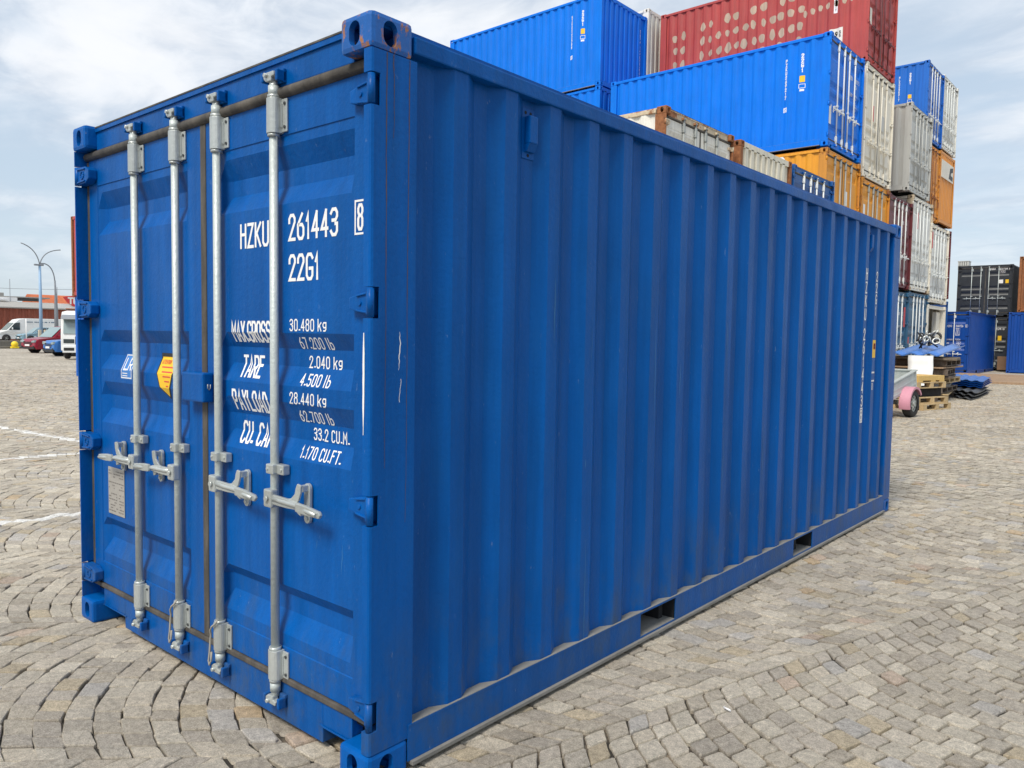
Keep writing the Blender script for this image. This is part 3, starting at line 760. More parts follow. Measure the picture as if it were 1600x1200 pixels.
# sticker, warning label, data plate
def decal(t, name, mat, polys, lift=.0014, label=None, br=True):
    bm = bmesh.new()
    for p in polys: bm.faces.new([bm.verts.new((u, v, 0)) for u, v in p])
    return obj(name, project(bm, lambda u, v, l: (u, door_surf(u, v)-lift, v), (), [q for g in GRO for q in g]), M[mat], t, label=label)
yw = [(-1.662, 1.446), (-1.478, 1.446), (-1.480, 1.38), (-1.52, 1.28), (-1.552, 1.232), (-1.625, 1.285), (-1.658, 1.36)]
s1 = decal(main, 'warning_sticker', 'blackp', [yw], .0012, 'black edged yellow warning sticker tapering to a point')
cxy = (sum(p[0] for p in yw)/7, sum(p[1] for p in yw)/7)
yi = [(cxy[0]+(x-cxy[0])*.86, cxy[1]+(z-cxy[1])*.86-.004) for x, z in yw]
decal(s1, 'sticker_face', 'ywarn', [yi], .0020)
bm = bmesh.new(); text(bm, 'ATTENTION', .020, -1.635, 1.395, .085)
for k in range(5): rect(bm, -1.620+k*.016, -1.495-k*.010, 1.378-k*.022, 1.384-k*.022)
obj('sticker_print', project(bm, lambda u, v, l: (u, door_surf(u, v)-.0028-l, v), (), [q for g in GRO for q in g]), M['redp'], s1)
s2 = decal(main, 'inspection_sticker', 'bluep', [[(-2.040, 1.432), (-1.915, 1.432), (-1.915, 1.306), (-2.040, 1.306)]], .0012, 'small blue sticker with white frame and letters LR')
bm = bmesh.new(); frame(bm, -2.036, -1.919, 1.310, 1.428, .005); text(bm, 'LR', .062, -2.012, 1.350, .13)
for k in range(2): rect(bm, -2.022, -1.965, 1.321+k*.012, 1.325+k*.012)
obj('sticker_print', project(bm, lambda u, v, l: (u, door_surf(u, v)-.0022-l, v), (), [q for g in GRO for q in g]), M['white'], s2)
pl = obj('data_plate', MB().box(-2.205, -2.015, .0600, .0632, .598, .842, .001), M['plate'], main, label='grey metal data plate with rows of small print')
bm = bmesh.new(); rr = random.Random(5)
for k in range(15):
    z = .826-k*.0148
    if k in (3, 7): continue
    x = -2.198
    while x < -2.03:
        wd = rr.uniform(.008, .03)
        if rr.random() < .75: rect(bm, x, min(x+wd, -2.022), z-.005, z)
        x += wd+.005
obj('plate_print', project(bm, lambda u, v, l: (u, .0590, v)), flat('grey_print', (.17, .155, .145)), pl)
# lock box over the door seam
lb = MB(); lb.box(-1.292, -1.108, .006, .0559, 1.250, 1.375, .008); lb.cyl((-1.23, .056, 1.39), (-1.23, .0595, 1.39), .001)
lbx = obj('lock_box', lb, M['hero'], main)
obj('lock_hole', MB().tube([(-1.1078, .040, 1.326), (-1.1075, .040, 1.310), (-1.1075, .034, 1.303), (-1.1075, .028, 1.310), (-1.1075, .028, 1.328)], .0025, 6), M['galv_dark'], lbx)
# panel vents on the long side
for y in (.839, 5.287):
    mb = MB(); mb.box(-CO-CD, -CO-CD+.004, y-.038, y+.038, 2.268, 2.468, .001)
    mb.box(-CO-CD+.004, -CO-CD+.034, y-.022, y+.028, 2.325, 2.435, .005); mb.prism([(-.042, 2.325), (-.014, 2.325), (-.030, 2.295), (-.042, 2.295)], 'y', y-.022, y+.028)
    v = obj('air_vent', mb, M['hero'], main)
    mb = MB()
    for a, b in ((y-.018, 2.450), (y+.014, 2.450), (y, 2.282)): mb.cyl((-.0425, a, b), (-.0408, a, b), .007, 8)
    obj('vent_hole', mb, M['dark'], v)
side_text(main, 1, [('HZKU 261443', .098, 5.150, 2.150, .085), ('8', .092, 5.150, .985, .085), ('BOX', .125, 5.150, 1.003, .062), ('22G1', .085, 5.425, 2.140, .085), ('OPENBOX', .085, 5.425, 1.295, .10), ('U', .06, 5.415, 1.20, .085)])
wsx = side_text(main, 1, [('RECT', .150, 5.430, 1.563, .085)], 'ywarn', 'side_sticker'); 
side_text(main, 1, [('RECT', .05, 5.430, 1.535, .05)], 'redp', 'side_sticker')
# scratches and rust runs (ragged thin ribbons of bare primer and rust on the corner post)
def ribbon(t, name, mat, path, wfn, plane):
    bm = bmesh.new(); prev = None
    for k, (a, z) in enumerate(path):
        w_ = wfn(k/(len(path)-1)); 
        A = bm.verts.new(plane(a-w_/2, z)); B = bm.verts.new(plane(a+w_/2, z))
        if prev: bm.faces.new((prev[0], prev[1], B, A))
        prev = (A, B)
    mb = MB(); mb.bm.free(); mb.bm = bm; return obj(name, mb, M[mat], t)
rr = random.Random(9)
def jit(a, z0, z1, n=24, s=.002):
    out = []; x = a
    for k in range(n): x += rr.uniform(-s, s); out.append((x, z0+(z1-z0)*k/(n-1)))
    return out
ribbon(main, 'scratch', 'white', jit(-.0335, 1.555, 1.215, 16, .0006), lambda s: .009*math.sin(math.pi*min(.98, s+.05))**.5+.002*rr.random(), lambda a, z: (a, .0012, z))
ribbon(main, 'scratch', 'white', jit(.130, 1.56, 1.43, 14, .003), lambda s: .0035*math.sin(math.pi*min(.98, s+.03))+.001, lambda a, z: (-.0015, a, z))
ribbon(main, 'scratch', 'white', jit(.135, 1.40, 1.32, 10, .002), lambda s: .002, lambda a, z: (-.0015, a, z))
M['rustrun'] = paint('rust_run', (.10, .06, .05), 0, .8, .3, .3)
for y, za, zb, w_ in ((.068, 2.47, 1.1, .0035), (.098, 2.472, 2.2, .003), (.166, 2.47, .9, .003)):
    ribbon(main, 'rust_streak', 'rustrun', jit(y, za, zb, 50, .0012), lambda s: w_*(1-.8*s)*rr.uniform(.5, 1.2)+.0006, lambda a, z: (-.0018, a, z))
M['scuff'] = paint('scuffed_pale_blue', (.05, .19, .40), 0, .6, .3, .2)
for k in range(22):   # rubbed marks on the outer ribs of the long side
    q = rr.randrange(0, 19); y = .386+.278*q+rr.uniform(.01, .06); z = rr.uniform(.5, 2.2); L_ = rr.uniform(.04, .38)*(1 if k % 3 else 2); w0 = rr.uniform(.0012, .0035)
    ribbon(main, 'scuff', 'scuff', jit(y, z, z-L_, 14, .0012), lambda s: w0*math.sin(math.pi*min(.98, s+.03))+.0004, lambda a, z: (-CO+.0012, a, z))
for k in range(7):
    x = rr.uniform(-2.2, -.2); z = rr.uniform(.65, 1.0); w0 = rr.uniform(.001, .0025)
    if min(abs(x-b) for b in BARX) < .05 or -1.33 < x < -1.06: continue
    ribbon(main, 'scuff', 'scuff', jit(x, z, z-rr.uniform(.03, .12), 10, .002), lambda s: w0*math.sin(math.pi*min(.98, s+.03))+.0004, lambda a, z: (a, DY+.0028, z))
# tied security cords on the two middle bars
for x, d in ((BARX[1], 0), (BARX[2], 1)):
    pts = [(x+.026, .012, .34), (x+.018, .004, .322), (x-.004, .000, .305), (x-.024, .004, .285), (x-.034, .012, .26), (x-.037, .010, .22), (x-.038, .008, .18), (x-.044, .006, .145), (x-.034, .004, .130), (x-.026, .008, .15), (x-.03, .012, .185)]
    obj('security_cord', MB().tube(pts, .0042, 6), M['rope'], main)

# ================================================================ the stacks behind (doors face +x)
def stk(label, xd, y0, z0, body, H=2.591, **kw):
    return container(label, (xd, y0+W, z0), R(90), H, body, **kw)
def std_side(t, num, code='22G1', dark=False, H=2.591):
    m_ = 'blackp' if dark else 'white'
    side_text(t, 0, [(num[:-1], .085, 1.05, 2.16+H-2.591, .1), (num[-1], .085, 1.05, 2.16+H-2.591-1.14, .1), ('BOX', .11, 1.05, 2.18+H-2.591-1.15, .09), (code, .10, .66, 2.22+H-2.591, .1), ('BOX', .10, .66, 1.52, .15), ('RECT', .05, .66, 1.40, .10)], m_)
    side_text(t, 0, [('RECT', .15, .66, 1.71, .12)], 'ywarn', 'side_sticker')
def std_door(t, num, H=2.591, mat='white', code='22G1'):
    door_text(t, [('HZKU', .1, -.90, 1.89, .08), (num, .1, -.55, 1.89, .078), (code, .1, -.55, 1.745, .078), ('MAX.GROSS', .07, -.95, 1.52, .078), ('30.480 kg', .05, -.55, 1.555, .08), ('67.200 lb', .05, -.53, 1.49, .08),
      ('TARE', .07, -.93, 1.37, .08), ('2.040 kg', .05, -.5, 1.42, .08), ('4.500 lb', .05, -.5, 1.35, .08), ('28.440 kg', .05, -.55, 1.28, .08), ('62.700 lb', .05, -.52, 1.21, .08), ('33.2 CU.M.', .05, -.5, 1.14, .08)], mat, H)
def door_patch(t, name, mat, x0, x1, z0, z1, H=2.591, label=None):
    return obj(name, MB().box(x0, x1, DY-.003, DY-.001, z0, z1), M[mat], t, label=label)
# front row, two high
c = stk('rust stained white container with rusty corner castings, just behind the foreground blue one', -4.4, 9.42, 2.615, 'white_rust', frame_m='rust_cream', cast_m='rust', bars='galv_dark', fit='galv_dark')
door_text(c, [('31', .08, -.55, 1.96, .08), ('22', .07, -.32, 1.90, .08)], 'blackp')
stk('beige container seen from its ribbed end wall, rusty corner posts', -4.4, 12.12, 2.615, 'beige_rust', frame_m='beige_rust', cast_m='rust', front='wall')
stk('small looking navy container with white bars, between the beige ribbed end and the yellow doors', -4.4, 14.68, 2.615, 'navy')
for y, lb_ in ((9.42, 'grey container under the rust stained white one'), (12.12, 'maroon container under the beige ribbed one')):
    stk(lb_, -4.4, y, .01, 'light_grey' if y < 10 else 'maroon', front='wall', frame_m='light_grey' if y < 10 else 'maroon')
stk('orange container under the navy one', -4.4, 14.68, .01, 'orange', front='wall')
# column three
c = stk('yellow rusty container directly under the bright blue one with open view of its doors', -4.6, 17.12, 3.14, 'yellow', 2.896, frame_m='yellow', cast_m='rust_yellow', bars='galv_dark', fit='galv_dark')
c['label'] = 'rusty yellow container directly under the long bright blue one with white bars'
obj('hazard_stripe', (lambda mb: [mb.prism([(1.0+k*.16, 2.73), (1.08+k*.16, 2.73), (1.13+k*.16, 2.80), (1.05+k*.16, 2.80)], 'x', -W+.004, -W-.004) for k in range(9)] and mb)(MB()), M['white'], c)
door_patch(c, 'label_plate', 'white', -2.12, -1.99, 1.5, 2.0); door_patch(c, 'label_plate', 'white', -.98, -.80, 1.75, 2.1)
stk('yellow container at the foot of the column under the rusty yellow one', -4.6, 17.12, .2, 'orange', 2.896, front='wall')
b2 = stk('bright blue container with white locking bars and white lettering, under the red one', -4.6, 17.10, 6.07, 'sky_blue')
std_side(b2, 'PZKU269217 5'); std_door(b2, '269217 5')
door_patch(b2, 'data_plate', 'white', -2.26, -2.12, .55, 1.0)
b1 = stk('bright blue container on top, its ribbed end beside a white post', -11.02, 17.10, 8.67, 'sky_blue', front='wall')
std_side(b1, 'HZKU262388 0')
bm = bmesh.new(); text(bm, 'PEZ 1263392', .12, -.36, 2.0, .08, vertical=True); rect(bm, -.41, -.30, .50, .60)
def fe(u, v, l):
    d = 1
    for (a, da), (b_, db) in zip(ENDP, ENDP[1:]):
        if a <= u <= b_: d = da+(db-da)*(u-a)/max(b_-a, 1e-6)
    return (u, .012+.04*d-.003-l, v)
obj('lettering', project(bm, fe, [p[0] for p in ENDP]), M['white'], b1)
stk('bright blue container beneath the topmost blue one, mostly hidden by the foreground roof', -11.02, 17.10, 6.07, 'sky_blue', front='wall')
stk('orange container under the hidden blue one', -11.02, 17.10, 3.14, 'orange', 2.896, front='wall'); stk('grey container at ground under the orange one behind', -11.02, 17.10, .2, 'light_grey', 2.896, front='wall')
# column four
c = stk('second rusty yellow container, under the tall cream one', -4.6, 19.74, 2.88, 'yellow', 2.896, frame_m='yellow', cast_m='rust_yellow', bars='galv_dark', fit='galv_dark')
door_patch(c, 'label_plate', 'redp', -2.14, -1.98, 1.75, 2.0); door_patch(c, 'label_plate', 'white', -2.14, -1.98, 2.0, 2.25)
stk('maroon container under the second yellow one', -4.6, 19.74, .02, 'maroon', 2.83, front='wall')
c = stk('tall cream container with cream locking bars, under the red one', -4.6, 19.76, 5.80, 'cream', 2.896, bars='cream', fit='cream')
door_patch(c, 'label_plate', 'redp', -1.74, -1.60, 1.55, 1.95); door_patch(c, 'label_plate', 'light_grey', -.95, -.66, 1.45, 1.85)
c = stk('faded red container with rows of pale scrubbed spots, on top of the cream one', -4.6, 19.70, 8.70, 'red', 2.591, cast_m='red', bars='maroon', fit='maroon')
rr = random.Random(21); ub = [-p[0] for p in SIDE]
M['primer'] = paint('pale_scrubbed_primer', (.44, .33, .24), 0, .7, .15, .2)
def blob(u, v, ru, rv):
    n_ = 20; ph = rr.uniform(0, 6); bm = bmesh.new()
    bm.faces.new([bm.verts.new((u+ru*math.cos(2*math.pi*k/n_)*(1+.12*math.sin(.9*k+ph)), v+rv*math.sin(2*math.pi*k/n_)*(1+.14*math.cos(.63*k+ph)), 0)) for k in range(n_)])
    obj('scrubbed_spot', project(bm, lambda u, v, l: (-W+CO+CD*prof_depth(-u)-.0015, -u, v), ub, ()), M['primer'], c)
for r_ in range(4):
    z = .58+r_*.41
    for u in (-5.55, -5.30): blob(u+rr.uniform(-.03, .03), z+rr.uniform(-.03, .03), .075, .12)
    for k in range(12):
        if r_ == 3 and k % 3 == 2: continue
        blob(-4.66+k*.262+rr.uniform(-.03, .03), z+.14+.012*k+rr.uniform(-.03, .03), rr.uniform(.06, .11), rr.uniform(.09, .14))
for k in range(7):
    blob(-1.65+k*.2+rr.uniform(-.02, .02), 1.55+.02*k, .055, .09)
    if k > 2: blob(-1.65+k*.2, 1.92, .055, .09)
side_text(c, 0, [('RECT', .60, .86, 1.98, .09)], 'white', 'number_plate'); side_text(c, 0, [('ZZKU2617', .06, .86, 1.96, .09)], 'blackp', 'number_print')
side_text(c, 0, [('RECT', .42, .82, .98, .34)], 'cream', 'notice_panel', ); side_text(c, 0, [('98', .13, .82, .90, .09), ('55', .08, .72, .90, .09)], 'blackp', 'notice_print')
door_patch(c, 'label_plate', 'white', -2.2, -2.06, 1.9, 2.2); door_patch(c, 'label_plate', 'cream', -2.2, -2.04, 1.0, 1.4)
stk('white container whose pale end post shows between the top blue one and the red one', -11.0, 19.56, 8.72, 'cream', 2.84, front='wall')
stk('cream container hidden under the white one behind', -11.0, 19.74, 5.80, 'cream', 2.896, front='wall')
# column five
c = stk('maroon container with white bars, between the yellow doors and the stained white doors', -4.6, 22.18, 3.14, 'maroon')
door_text(c, [('HZKU', .1, -.90, 1.89, .08), ('2614', .1, -.55, 1.89, .078), ('22G1', .1, -.55, 1.745, .078)])
c = stk('teal blue container with white bars, on the ground under the maroon one', -4.6, 22.18, .45, 'teal', bars='galvw', fit='galvw')
door_patch(c, 'label_plate', 'redp', -.32, -.14, 1.55, 2.15); std_door(c, '1442')
# column six
c = stk('grime streaked white container with a red label, right of the maroon one', -4.6, 24.60, 3.13, 'grey_white', 2.896, frame_m='white_rust', cast_m='rust_cream', bars='galvw', fit='grey_white')
door_patch(c, 'label_plate', 'redp', -1.72, -1.56, 1.95, 2.45)
c = stk('teal blue container with four close bars, under the grime streaked white one', -4.6, 24.62, .50, 'teal', bars='galvw', fit='galvw')
std_door(c, '0881'); door_patch(c, 'label_plate', 'redp', -2.18, -2.08, 1.0, 1.2)
c = stk('light grey container beside the tall cream one, under the blue and white pair', -4.6, 24.02, 6.07, 'light_grey', bars='light_grey', fit='light_grey')
side_text(c, 0, [('ZCSU 8841', .12, 1.05, 2.2, .1)], 'blackp'); side_text(c, 0, [('RECT', .16, 1.05, 1.26, .16)], 'ywarn', 'side_sticker'); side_text(c, 0, [('BOX', .14, 1.05, 1.0, .14)], 'blackp')
# column seven
c = stk('beige container with grey doors and a pink label, above the open cream one', -4.6, 26.98, 2.86, 'grey_white', frame_m='cream', cast_m='cream', bars='galvw', fit='galvw')
door_patch(c, 'label_plate', 'redp', -2.16, -2.02, 1.8, 2.35)
OPEN_ = 1
c = stk('cream container standing open at the ground, its inside dark', -4.6, 26.98, .20, 'cream', 2.591, front='open')
obj('inner_board', MB().box(-W+.35, -W+.95, .25, .32, .2, 2.1), M['light_grey'], c); obj('post_liner', MB().box(-.62, -.12, .16, .30, .19, 2.40, .01), M['cream'], c)
# far columns
g = stk('dark blue container high at the back with white lettering, left of the white topmost one', -6.06, 31.70, 9.36, 'sky_blue2', 2.896)
std_side(g, 'HLXU235917 4', H=2.896)
stk('white container high at the back, rightmost of the top tier', -6.06, 34.16, 9.44, 'grey_white', 2.896, bars='galvw', fit='galvw')
stk('orange container with white label strips under the dark blue one at the back', -6.06, 31.70, 6.38, 'orange', 2.896, bars='rust', fit='rust', cast_m='rust_yellow')
c = stk('orange container with finely ribbed end wall and a cream sign panel', -6.06, 34.16, 6.44, 'orange', 2.896, front='wall')
sp = obj('sign_panel', MB().box(-2.32, -.30, -.012, .004, 1.85, 2.55), M['cream'], c); obj('sign_emblem', MB().prism([(-1.1, 1.95), (-.9, 2.4), (-.4, 2.48), (-.4, 2.30), (-.75, 2.22), (-.75, 2.12), (-.4, 2.1), (-.4, 1.92)], 'y', -.015, -.0125), M['blackp'], sp)
stk('maroon container at the right edge of the far stack, under the ribbed orange one', -6.06, 34.16, 3.42, 'maroon', 2.896)
stk('grey container under the far orange one', -6.06, 31.70, 3.40, 'light_grey', 2.896, front='wall')
stk('navy container at the base of the far column', -6.06, 34.16, .42, 'navy', 2.896, front='wall'); stk('navy container at the base beside another navy one', -6.06, 31.70, .42, 'navy', 2.896, front='wall')
# right yard, doors toward the camera
c = container('dark blue container on the ground by the wooden deck, numbered 260726', (-5.47, 38.0, .12), 0, 2.82, 'yard_blue', group='containers in the right of the yard')
std_door(c, '260726', H=2.82); door_text(c, [('0', .1, -.16, 1.89, .078), ('BOX', .118, -.18, 1.885, .1)], H=2.82)
c = container('black container stacked above the dark blue one', (-4.85, 44.12, 2.88), 0, 2.591, 'black', bars='galv', fit='galv', group='containers in the right of the yard')
door_text(c, [('WB83', .11, -1.0, 2.33, .085), ('0227104 3', .11, -.62, 2.33, .085), ('22G1', .12, -.55, 2.17, .085)])
door_patch(c, 'label_plate', 'white', -.60, -.42, 1.66, 1.84); door_patch(c, 'label_plate', 'ywarn', -.32, -.18, 1.66, 1.84)
c = container('black container on the ground between the two dark blue ones', (-4.85, 44.12, .26), 0, 2.60, 'black', bars='galv', fit='galv', group='containers in the right of the yard')
door_text(c, [('204 8', .16, -.62, 1.95, .085)]); door_patch(c, 'label_plate', 'ywarn', -.52, -.36, 1.42, 1.66)
container('dark blue container at the right edge of the picture, its ribbed end forward', (-4.62+W, 42.0, .15), 0, 2.87, 'yard_blue', front='wall', group='containers in the right of the yard')
container('rusty brown container standing on the dark blue one at the right edge', (-4.30+W, 42.0, 3.03), 0, 2.591, 'rust', frame_m='rust', front='wall', group='containers in the right of the yard')
# the pair peeking out left of the foreground container
container('navy container on the ground showing only its left edge beside the truck', (-23.3, 8.56, 0), 0, 2.591, 'sky_blue2', group='containers left of the foreground one', front='wall')
container('rust red container on top of the navy one beside the truck', (-23.36, 8.50, 2.60), 0, 2.591, 'red', cast_m='rust', group='containers left of the foreground one', front='wall')

# ================================================================ yard clutter on the right
dk = MB()
for k in range(13): dk.box(-5.8, 2.2, 31.4+k*.52, 31.4+k*.52+.505, zg(0, 31)+.0, zg(0, 31)+.085+.004*k, .004)
tag(obj('wooden_deck', dk, M['deckwood']), 'low brown timber deck laid on the setts before the blue containers', 'deck')
tag(obj('brown_board', MB().box(-5.2, -4.6, 43.3, 43.7, .24, .90, .01), M['brownbox']), 'brown board box between the two blue containers', 'box')
# trailer
tr = thing('trailer', 'galvanised open box trailer with a pink mudguard', 'trailer', (-2.31, 16.0, 0), R(-6.0))
TILT = R(11)
def tilt(mb):   # unhitched: the near end of the box rests lower than the tail
    for v in mb.bm.verts:
        y, z = v.co.y, v.co.z-.285; v.co.y = y*math.cos(TILT)-z*math.sin(TILT); v.co.z = .285+y*math.sin(TILT)+z*math.cos(TILT)
    return mb
mb = MB()   # local: +x outer side, y away from the camera
for x0, x1, y0, y1 in ((-.13, -.10, -2.3, .62), (-1.43, -1.40, -2.3, .62), (-1.40, -.13, .59, .62), (-1.40, -.13, -2.3, -2.27)):
    mb.box(x0, x1, y0, y1, .50, .84, .003)
mb.box(-1.40, -.13, -2.27, .59, .47, .50)
for z in (.56, .67, .78): mb.box(-.101, -.092, -2.3, .62, z-.012, z+.012, .002)
for y in (-2.3, -.9, .56): mb.box(-.101, -.086, y, y+.05, .46, .86, .003)
mb.box(-.15, -.07, -2.32, .64, .835, .86, .006); mb.box(-1.46, -1.38, -2.32, .64, .835, .86, .006); mb.box(-1.38, -.15, .57, .64, .835, .86, .006)
obj('box_body', tilt(mb), M['galv'], tr)
mb = MB(); mb.box(-1.3, -.25, -.04, .04, .25, .33); mb.box(-1.2, -1.12, -2.2, .5, .39, .469); mb.box(-.5, -.42, -2.2, .5, .39, .469); mb.box(-.8, -.72, -3.3, .2, .38, .46)
obj('chassis', tilt(mb), M['galv_dark'], tr)
for x in (0.0, -1.53):
    mb = MB(); s_ = 1 if x == 0 else -1
    prof = [(.17, -.08), (.255, -.085), (.28, -.065), (.285, 0), (.28, .065), (.255, .085), (.17, .08)]
    n_ = 28
    mb.grid(lambda i, j: (x+prof[j][1], prof[j][0]*math.cos(2*math.pi*i/n_), .285+prof[j][0]*math.sin(2*math.pi*i/n_)), n_+1, len(prof), True)
    wl = obj('wheel', mb, M['tyre'], tr)
    mb = MB(); mb.cyl((x-s_*.06, 0, .285), (x+s_*.060, 0, .285), .178, 24); mb.cyl((x+s_*.060, 0, .285), (x+s_*.085, 0, .285), .05, 16)
    obj('rim', mb, M['silver'], wl)
    mb = MB()
    for k in range(8):
        a = 2*math.pi*k/8; mb.cyl((x+s_*.0605, .12*math.cos(a), .285+.12*math.sin(a)), (x+s_*.063, .12*math.cos(a), .285+.12*math.sin(a)), .024, 8)
    obj('rim_hole', mb, M['blackp'], wl)
    mb = MB(); ang = [R(a) for a in range(-8, 165, 7)]
    poly = [(-.345*math.cos(a), .285+.345*math.sin(a)) for a in ang]+[(-.325*math.cos(a), .285+.325*math.sin(a)) for a in reversed(ang)]
    mb.prism(poly, 'x', x-.10, x+.10)
    poly2 = [(-.345*math.cos(a), .285+.345*math.sin(a)) for a in ang]+[(-.300*math.cos(a), .285+.300*math.sin(a)) for a in reversed(ang)]
    mb.prism(poly2, 'x', x+s_*.099, x+s_*.112)
    obj('mudguard', tilt(mb), M['pink'], tr)
# pallets
def pallet(label, x, y, z, rot, mat='wood'):
    mb = MB()
    for k in range(5): mb.box(-.6, .6, -.4+k*.165, -.4+k*.165+.12, .122, .144, .002)
    for k in (-.4, -.06, .28):
        mb.box(-.6, .6, k, k+.1, 0, .022, .002)
        for q in (-.6, -.07, .46): mb.box(q, q+.14, k, k+.1, .022, .1, .002)
    for q in (-.6, -.07, .46): mb.box(q, q+.14, -.4, .38, .1005, .1215, .002)
    o = obj('pallet', mb, M[mat]); o.location = (x, y, z); o.rotation_euler = (0, 0, rot); return tag(o, label, 'pallet', 'pallets behind the trailer')
pallet('pale wooden pallet lying lowest on the setts behind the trailer wheel', -2.72, 18.55, 0, R(75))
pallet('pale wooden pallet, second up from the setts behind the trailer wheel', -2.80, 18.50, .146, R(70))
mb = MB(); mb.box(-.5, .5, -.34, .34, 0, .2, .02); o = tag(obj('crate', mb, M['dark']), 'black crate between the pallets behind the trailer', 'crate'); o.location = (-2.86, 18.6, .292); o.rotation_euler = (0, 0, R(72))
pallet('yellowish pallet just under the yellow plywood box', -2.84, 18.5, .494, R(74))
mb = MB(); mb.box(-.55, .55, -.38, .38, .03, .14, .004); mb.box(-.55, -.35, -.38, .38, 0, .03); mb.box(.35, .55, -.38, .38, 0, .03); mb.box(-.02, .18, -.38, .38, 0, .03)
o = tag(obj('plywood_box', mb, M['plyyellow']), 'shallow yellow plywood box topmost on the pallets', 'box'); o.location = (-2.84, 18.5, .64); o.rotation_euler = (0, 0, R(74))
# corrugated sheets
def sheet(name, label, p00, p10, p01, amp, waves, mat, th=.012, group='old roofing sheets in the yard', n=None, sag=0.0, trap=False):
    """p00->p10 is across the ribs, p00->p01 along them"""
    a, b, c_ = Vector(p00), Vector(p10), Vector(p01); U = b-a; V = c_-a; nrm = U.cross(V).normalized()
    if nrm.z < 0 and abs(nrm.z) > .3: nrm = -nrm
    n = n or waves*8+1; mb = MB()
    def h(s):
        v = math.sin(2*math.pi*waves*s)
        return amp*(max(-1, min(1, v*2.2)) if trap else v)
    def P(off): return lambda i, j: a+U*(i/(n-1))+V*(j/5)+nrm*(h(i/(n-1))+off-sag*math.sin(math.pi*j/5))
    V1 = [[mb.bm.verts.new(P(0)(i, j)) for j in range(6)] for i in range(n)]; V2 = [[mb.bm.verts.new(P(-th)(i, j)) for j in range(6)] for i in range(n)]
    for i in range(n-1):
        for j in range(5):
            f = mb.bm.faces.new((V1[i][j], V1[i+1][j], V1[i+1][j+1], V1[i][j+1])); f.smooth = not trap
            f = mb.bm.faces.new((V2[i][j], V2[i][j+1], V2[i+1][j+1], V2[i+1][j])); f.smooth = not trap
    for i in range(n-1):
        mb.bm.faces.new((V1[i][0], V2[i][0], V2[i+1][0], V1[i+1][0])); mb.bm.faces.new((V1[i][5], V1[i+1][5], V2[i+1][5], V2[i][5]))
    for j in range(5):
        mb.bm.faces.new((V1[0][j], V1[0][j+1], V2[0][j+1], V2[0][j])); mb.bm.faces.new((V1[-1][j], V2[-1][j], V2[-1][j+1], V1[-1][j+1]))
    return tag(obj(name, mb, M[mat]), label, 'roofing sheet', group)
# tall pile of boards with a blue sheet on top
rr = random.Random(4)
lv = [('old_pallet', 'oldboard', .0, .16), ('board', 'wood', .17, .20), ('old_pallet', 'oldboard', .21, .36), ('board', 'blacksheet', .38, .44), ('old_pallet', 'wood', .46, .60), ('board', 'oldboard', .61, .66), ('old_pallet', 'oldboard', .68, .84), ('board', 'deckwood', .86, .90), ('old_pallet', 'oldboard', .92, 1.08), ('board', 'plywood', 1.09, 1.15)]
names = ['lowest dark board stack of the tall pile', 'thin pale board near the bottom of the tall pile', 'dark board stack third from the bottom of the tall pile', 'charcoal sheet in the lower half of the tall pile', 'pale timber layer at the middle of the tall pile', 'thin dark board above the pale timber layer', 'dark board stack above the middle of the tall pile', 'brown board jutting out at the right of the tall pile', 'dark board stack under the blue sheet', 'thin brown board right under the blue sheet']
for k, (nm, mt, z0, z1) in enumerate(lv):
    mb = MB(); ex = rr.uniform(-.12, .12); ey = rr.uniform(-.15, .15)
    if nm == 'old_pallet':
        mb.box(-.75, .75, -1.1, 1.1, z1-.03, z1, .003); mb.box(-.75, .75, -1.1, 1.1, z0, z0+.025, .003)
        for q in (-1.1, -.4, .3, .98): mb.box(-.74, .74, q, q+.12, z0+.026, z1-.031)
    else: mb.box(-.85, .85, -1.2, 1.2, z0, z1, .004)
    o = tag(obj('timber_layer', mb, M[mt]), names[k]+' beside the open cream container', 'board', 'boards in the tall pile'); o.location = (-3.70+ex*.6, 22.5+ey, 0); o.rotation_euler = (0, R(rr.uniform(-1, 1)), R(5+rr.uniform(-6, 6)))
sheet('roofing_sheet', 'blue wavy roofing sheet topmost on the tall board pile', (-4.10, 21.0, 1.235), (-2.88, 21.1, 1.245), (-4.15, 24.0, 1.47), .035, 3, 'bluesheet', .03)
sheet('roofing_sheet', 'white corrugated sheet leaning against the board pile', (-3.62, 20.9, 1.20), (-3.48, 20.3, .42), (-3.02, 20.9, 1.20), .03, 2, 'whitesheet', .012)
# scrap on top
mb = MB(); rr = random.Random(12)
def ring(c, r, ax, t=.02):
    ax = Vector(ax).normalized(); q = ax.to_track_quat('Z', 'Y').to_matrix()
    mb.tube([Vector(c)+q @ Vector((r*math.cos(2*math.pi*k/16), r*math.sin(2*math.pi*k/16), 0)) for k in range(16)]+[Vector(c)+q @ Vector((r, 0, .001))], t, 6)
ring((-3.62, 22.3, 1.58), .10, (.9, -1, .1), .03); ring((-3.32, 22.4, 1.70), .12, (.2, -1, .5), .035); ring((-3.45, 22.5, 1.64), .12, (.6, -.4, .6), .03)
for k in range(22):
    a = Vector((-3.70+rr.random()*.5, 22.2+rr.random()*.3, 1.46+rr.random()*.35)); mb.tube([a, a+Vector((rr.uniform(-.2, .2), rr.uniform(-.15, .15), rr.uniform(-.2, .2)))], .02, 6)
so_ = thing('scrap_metal', 'tangle of black and silver metal rings and bars lying on the blue wavy sheet', 'scrap metal', (0, 0, 0)); obj('black_piece', mb, M['blackp'], so_)
mb = MB()
ring((-3.5, 22.1, 1.64), .07, (.7, -1, 0), .022); ring((-3.25, 22.15, 1.58), .09, (.1, -1, .6), .025)
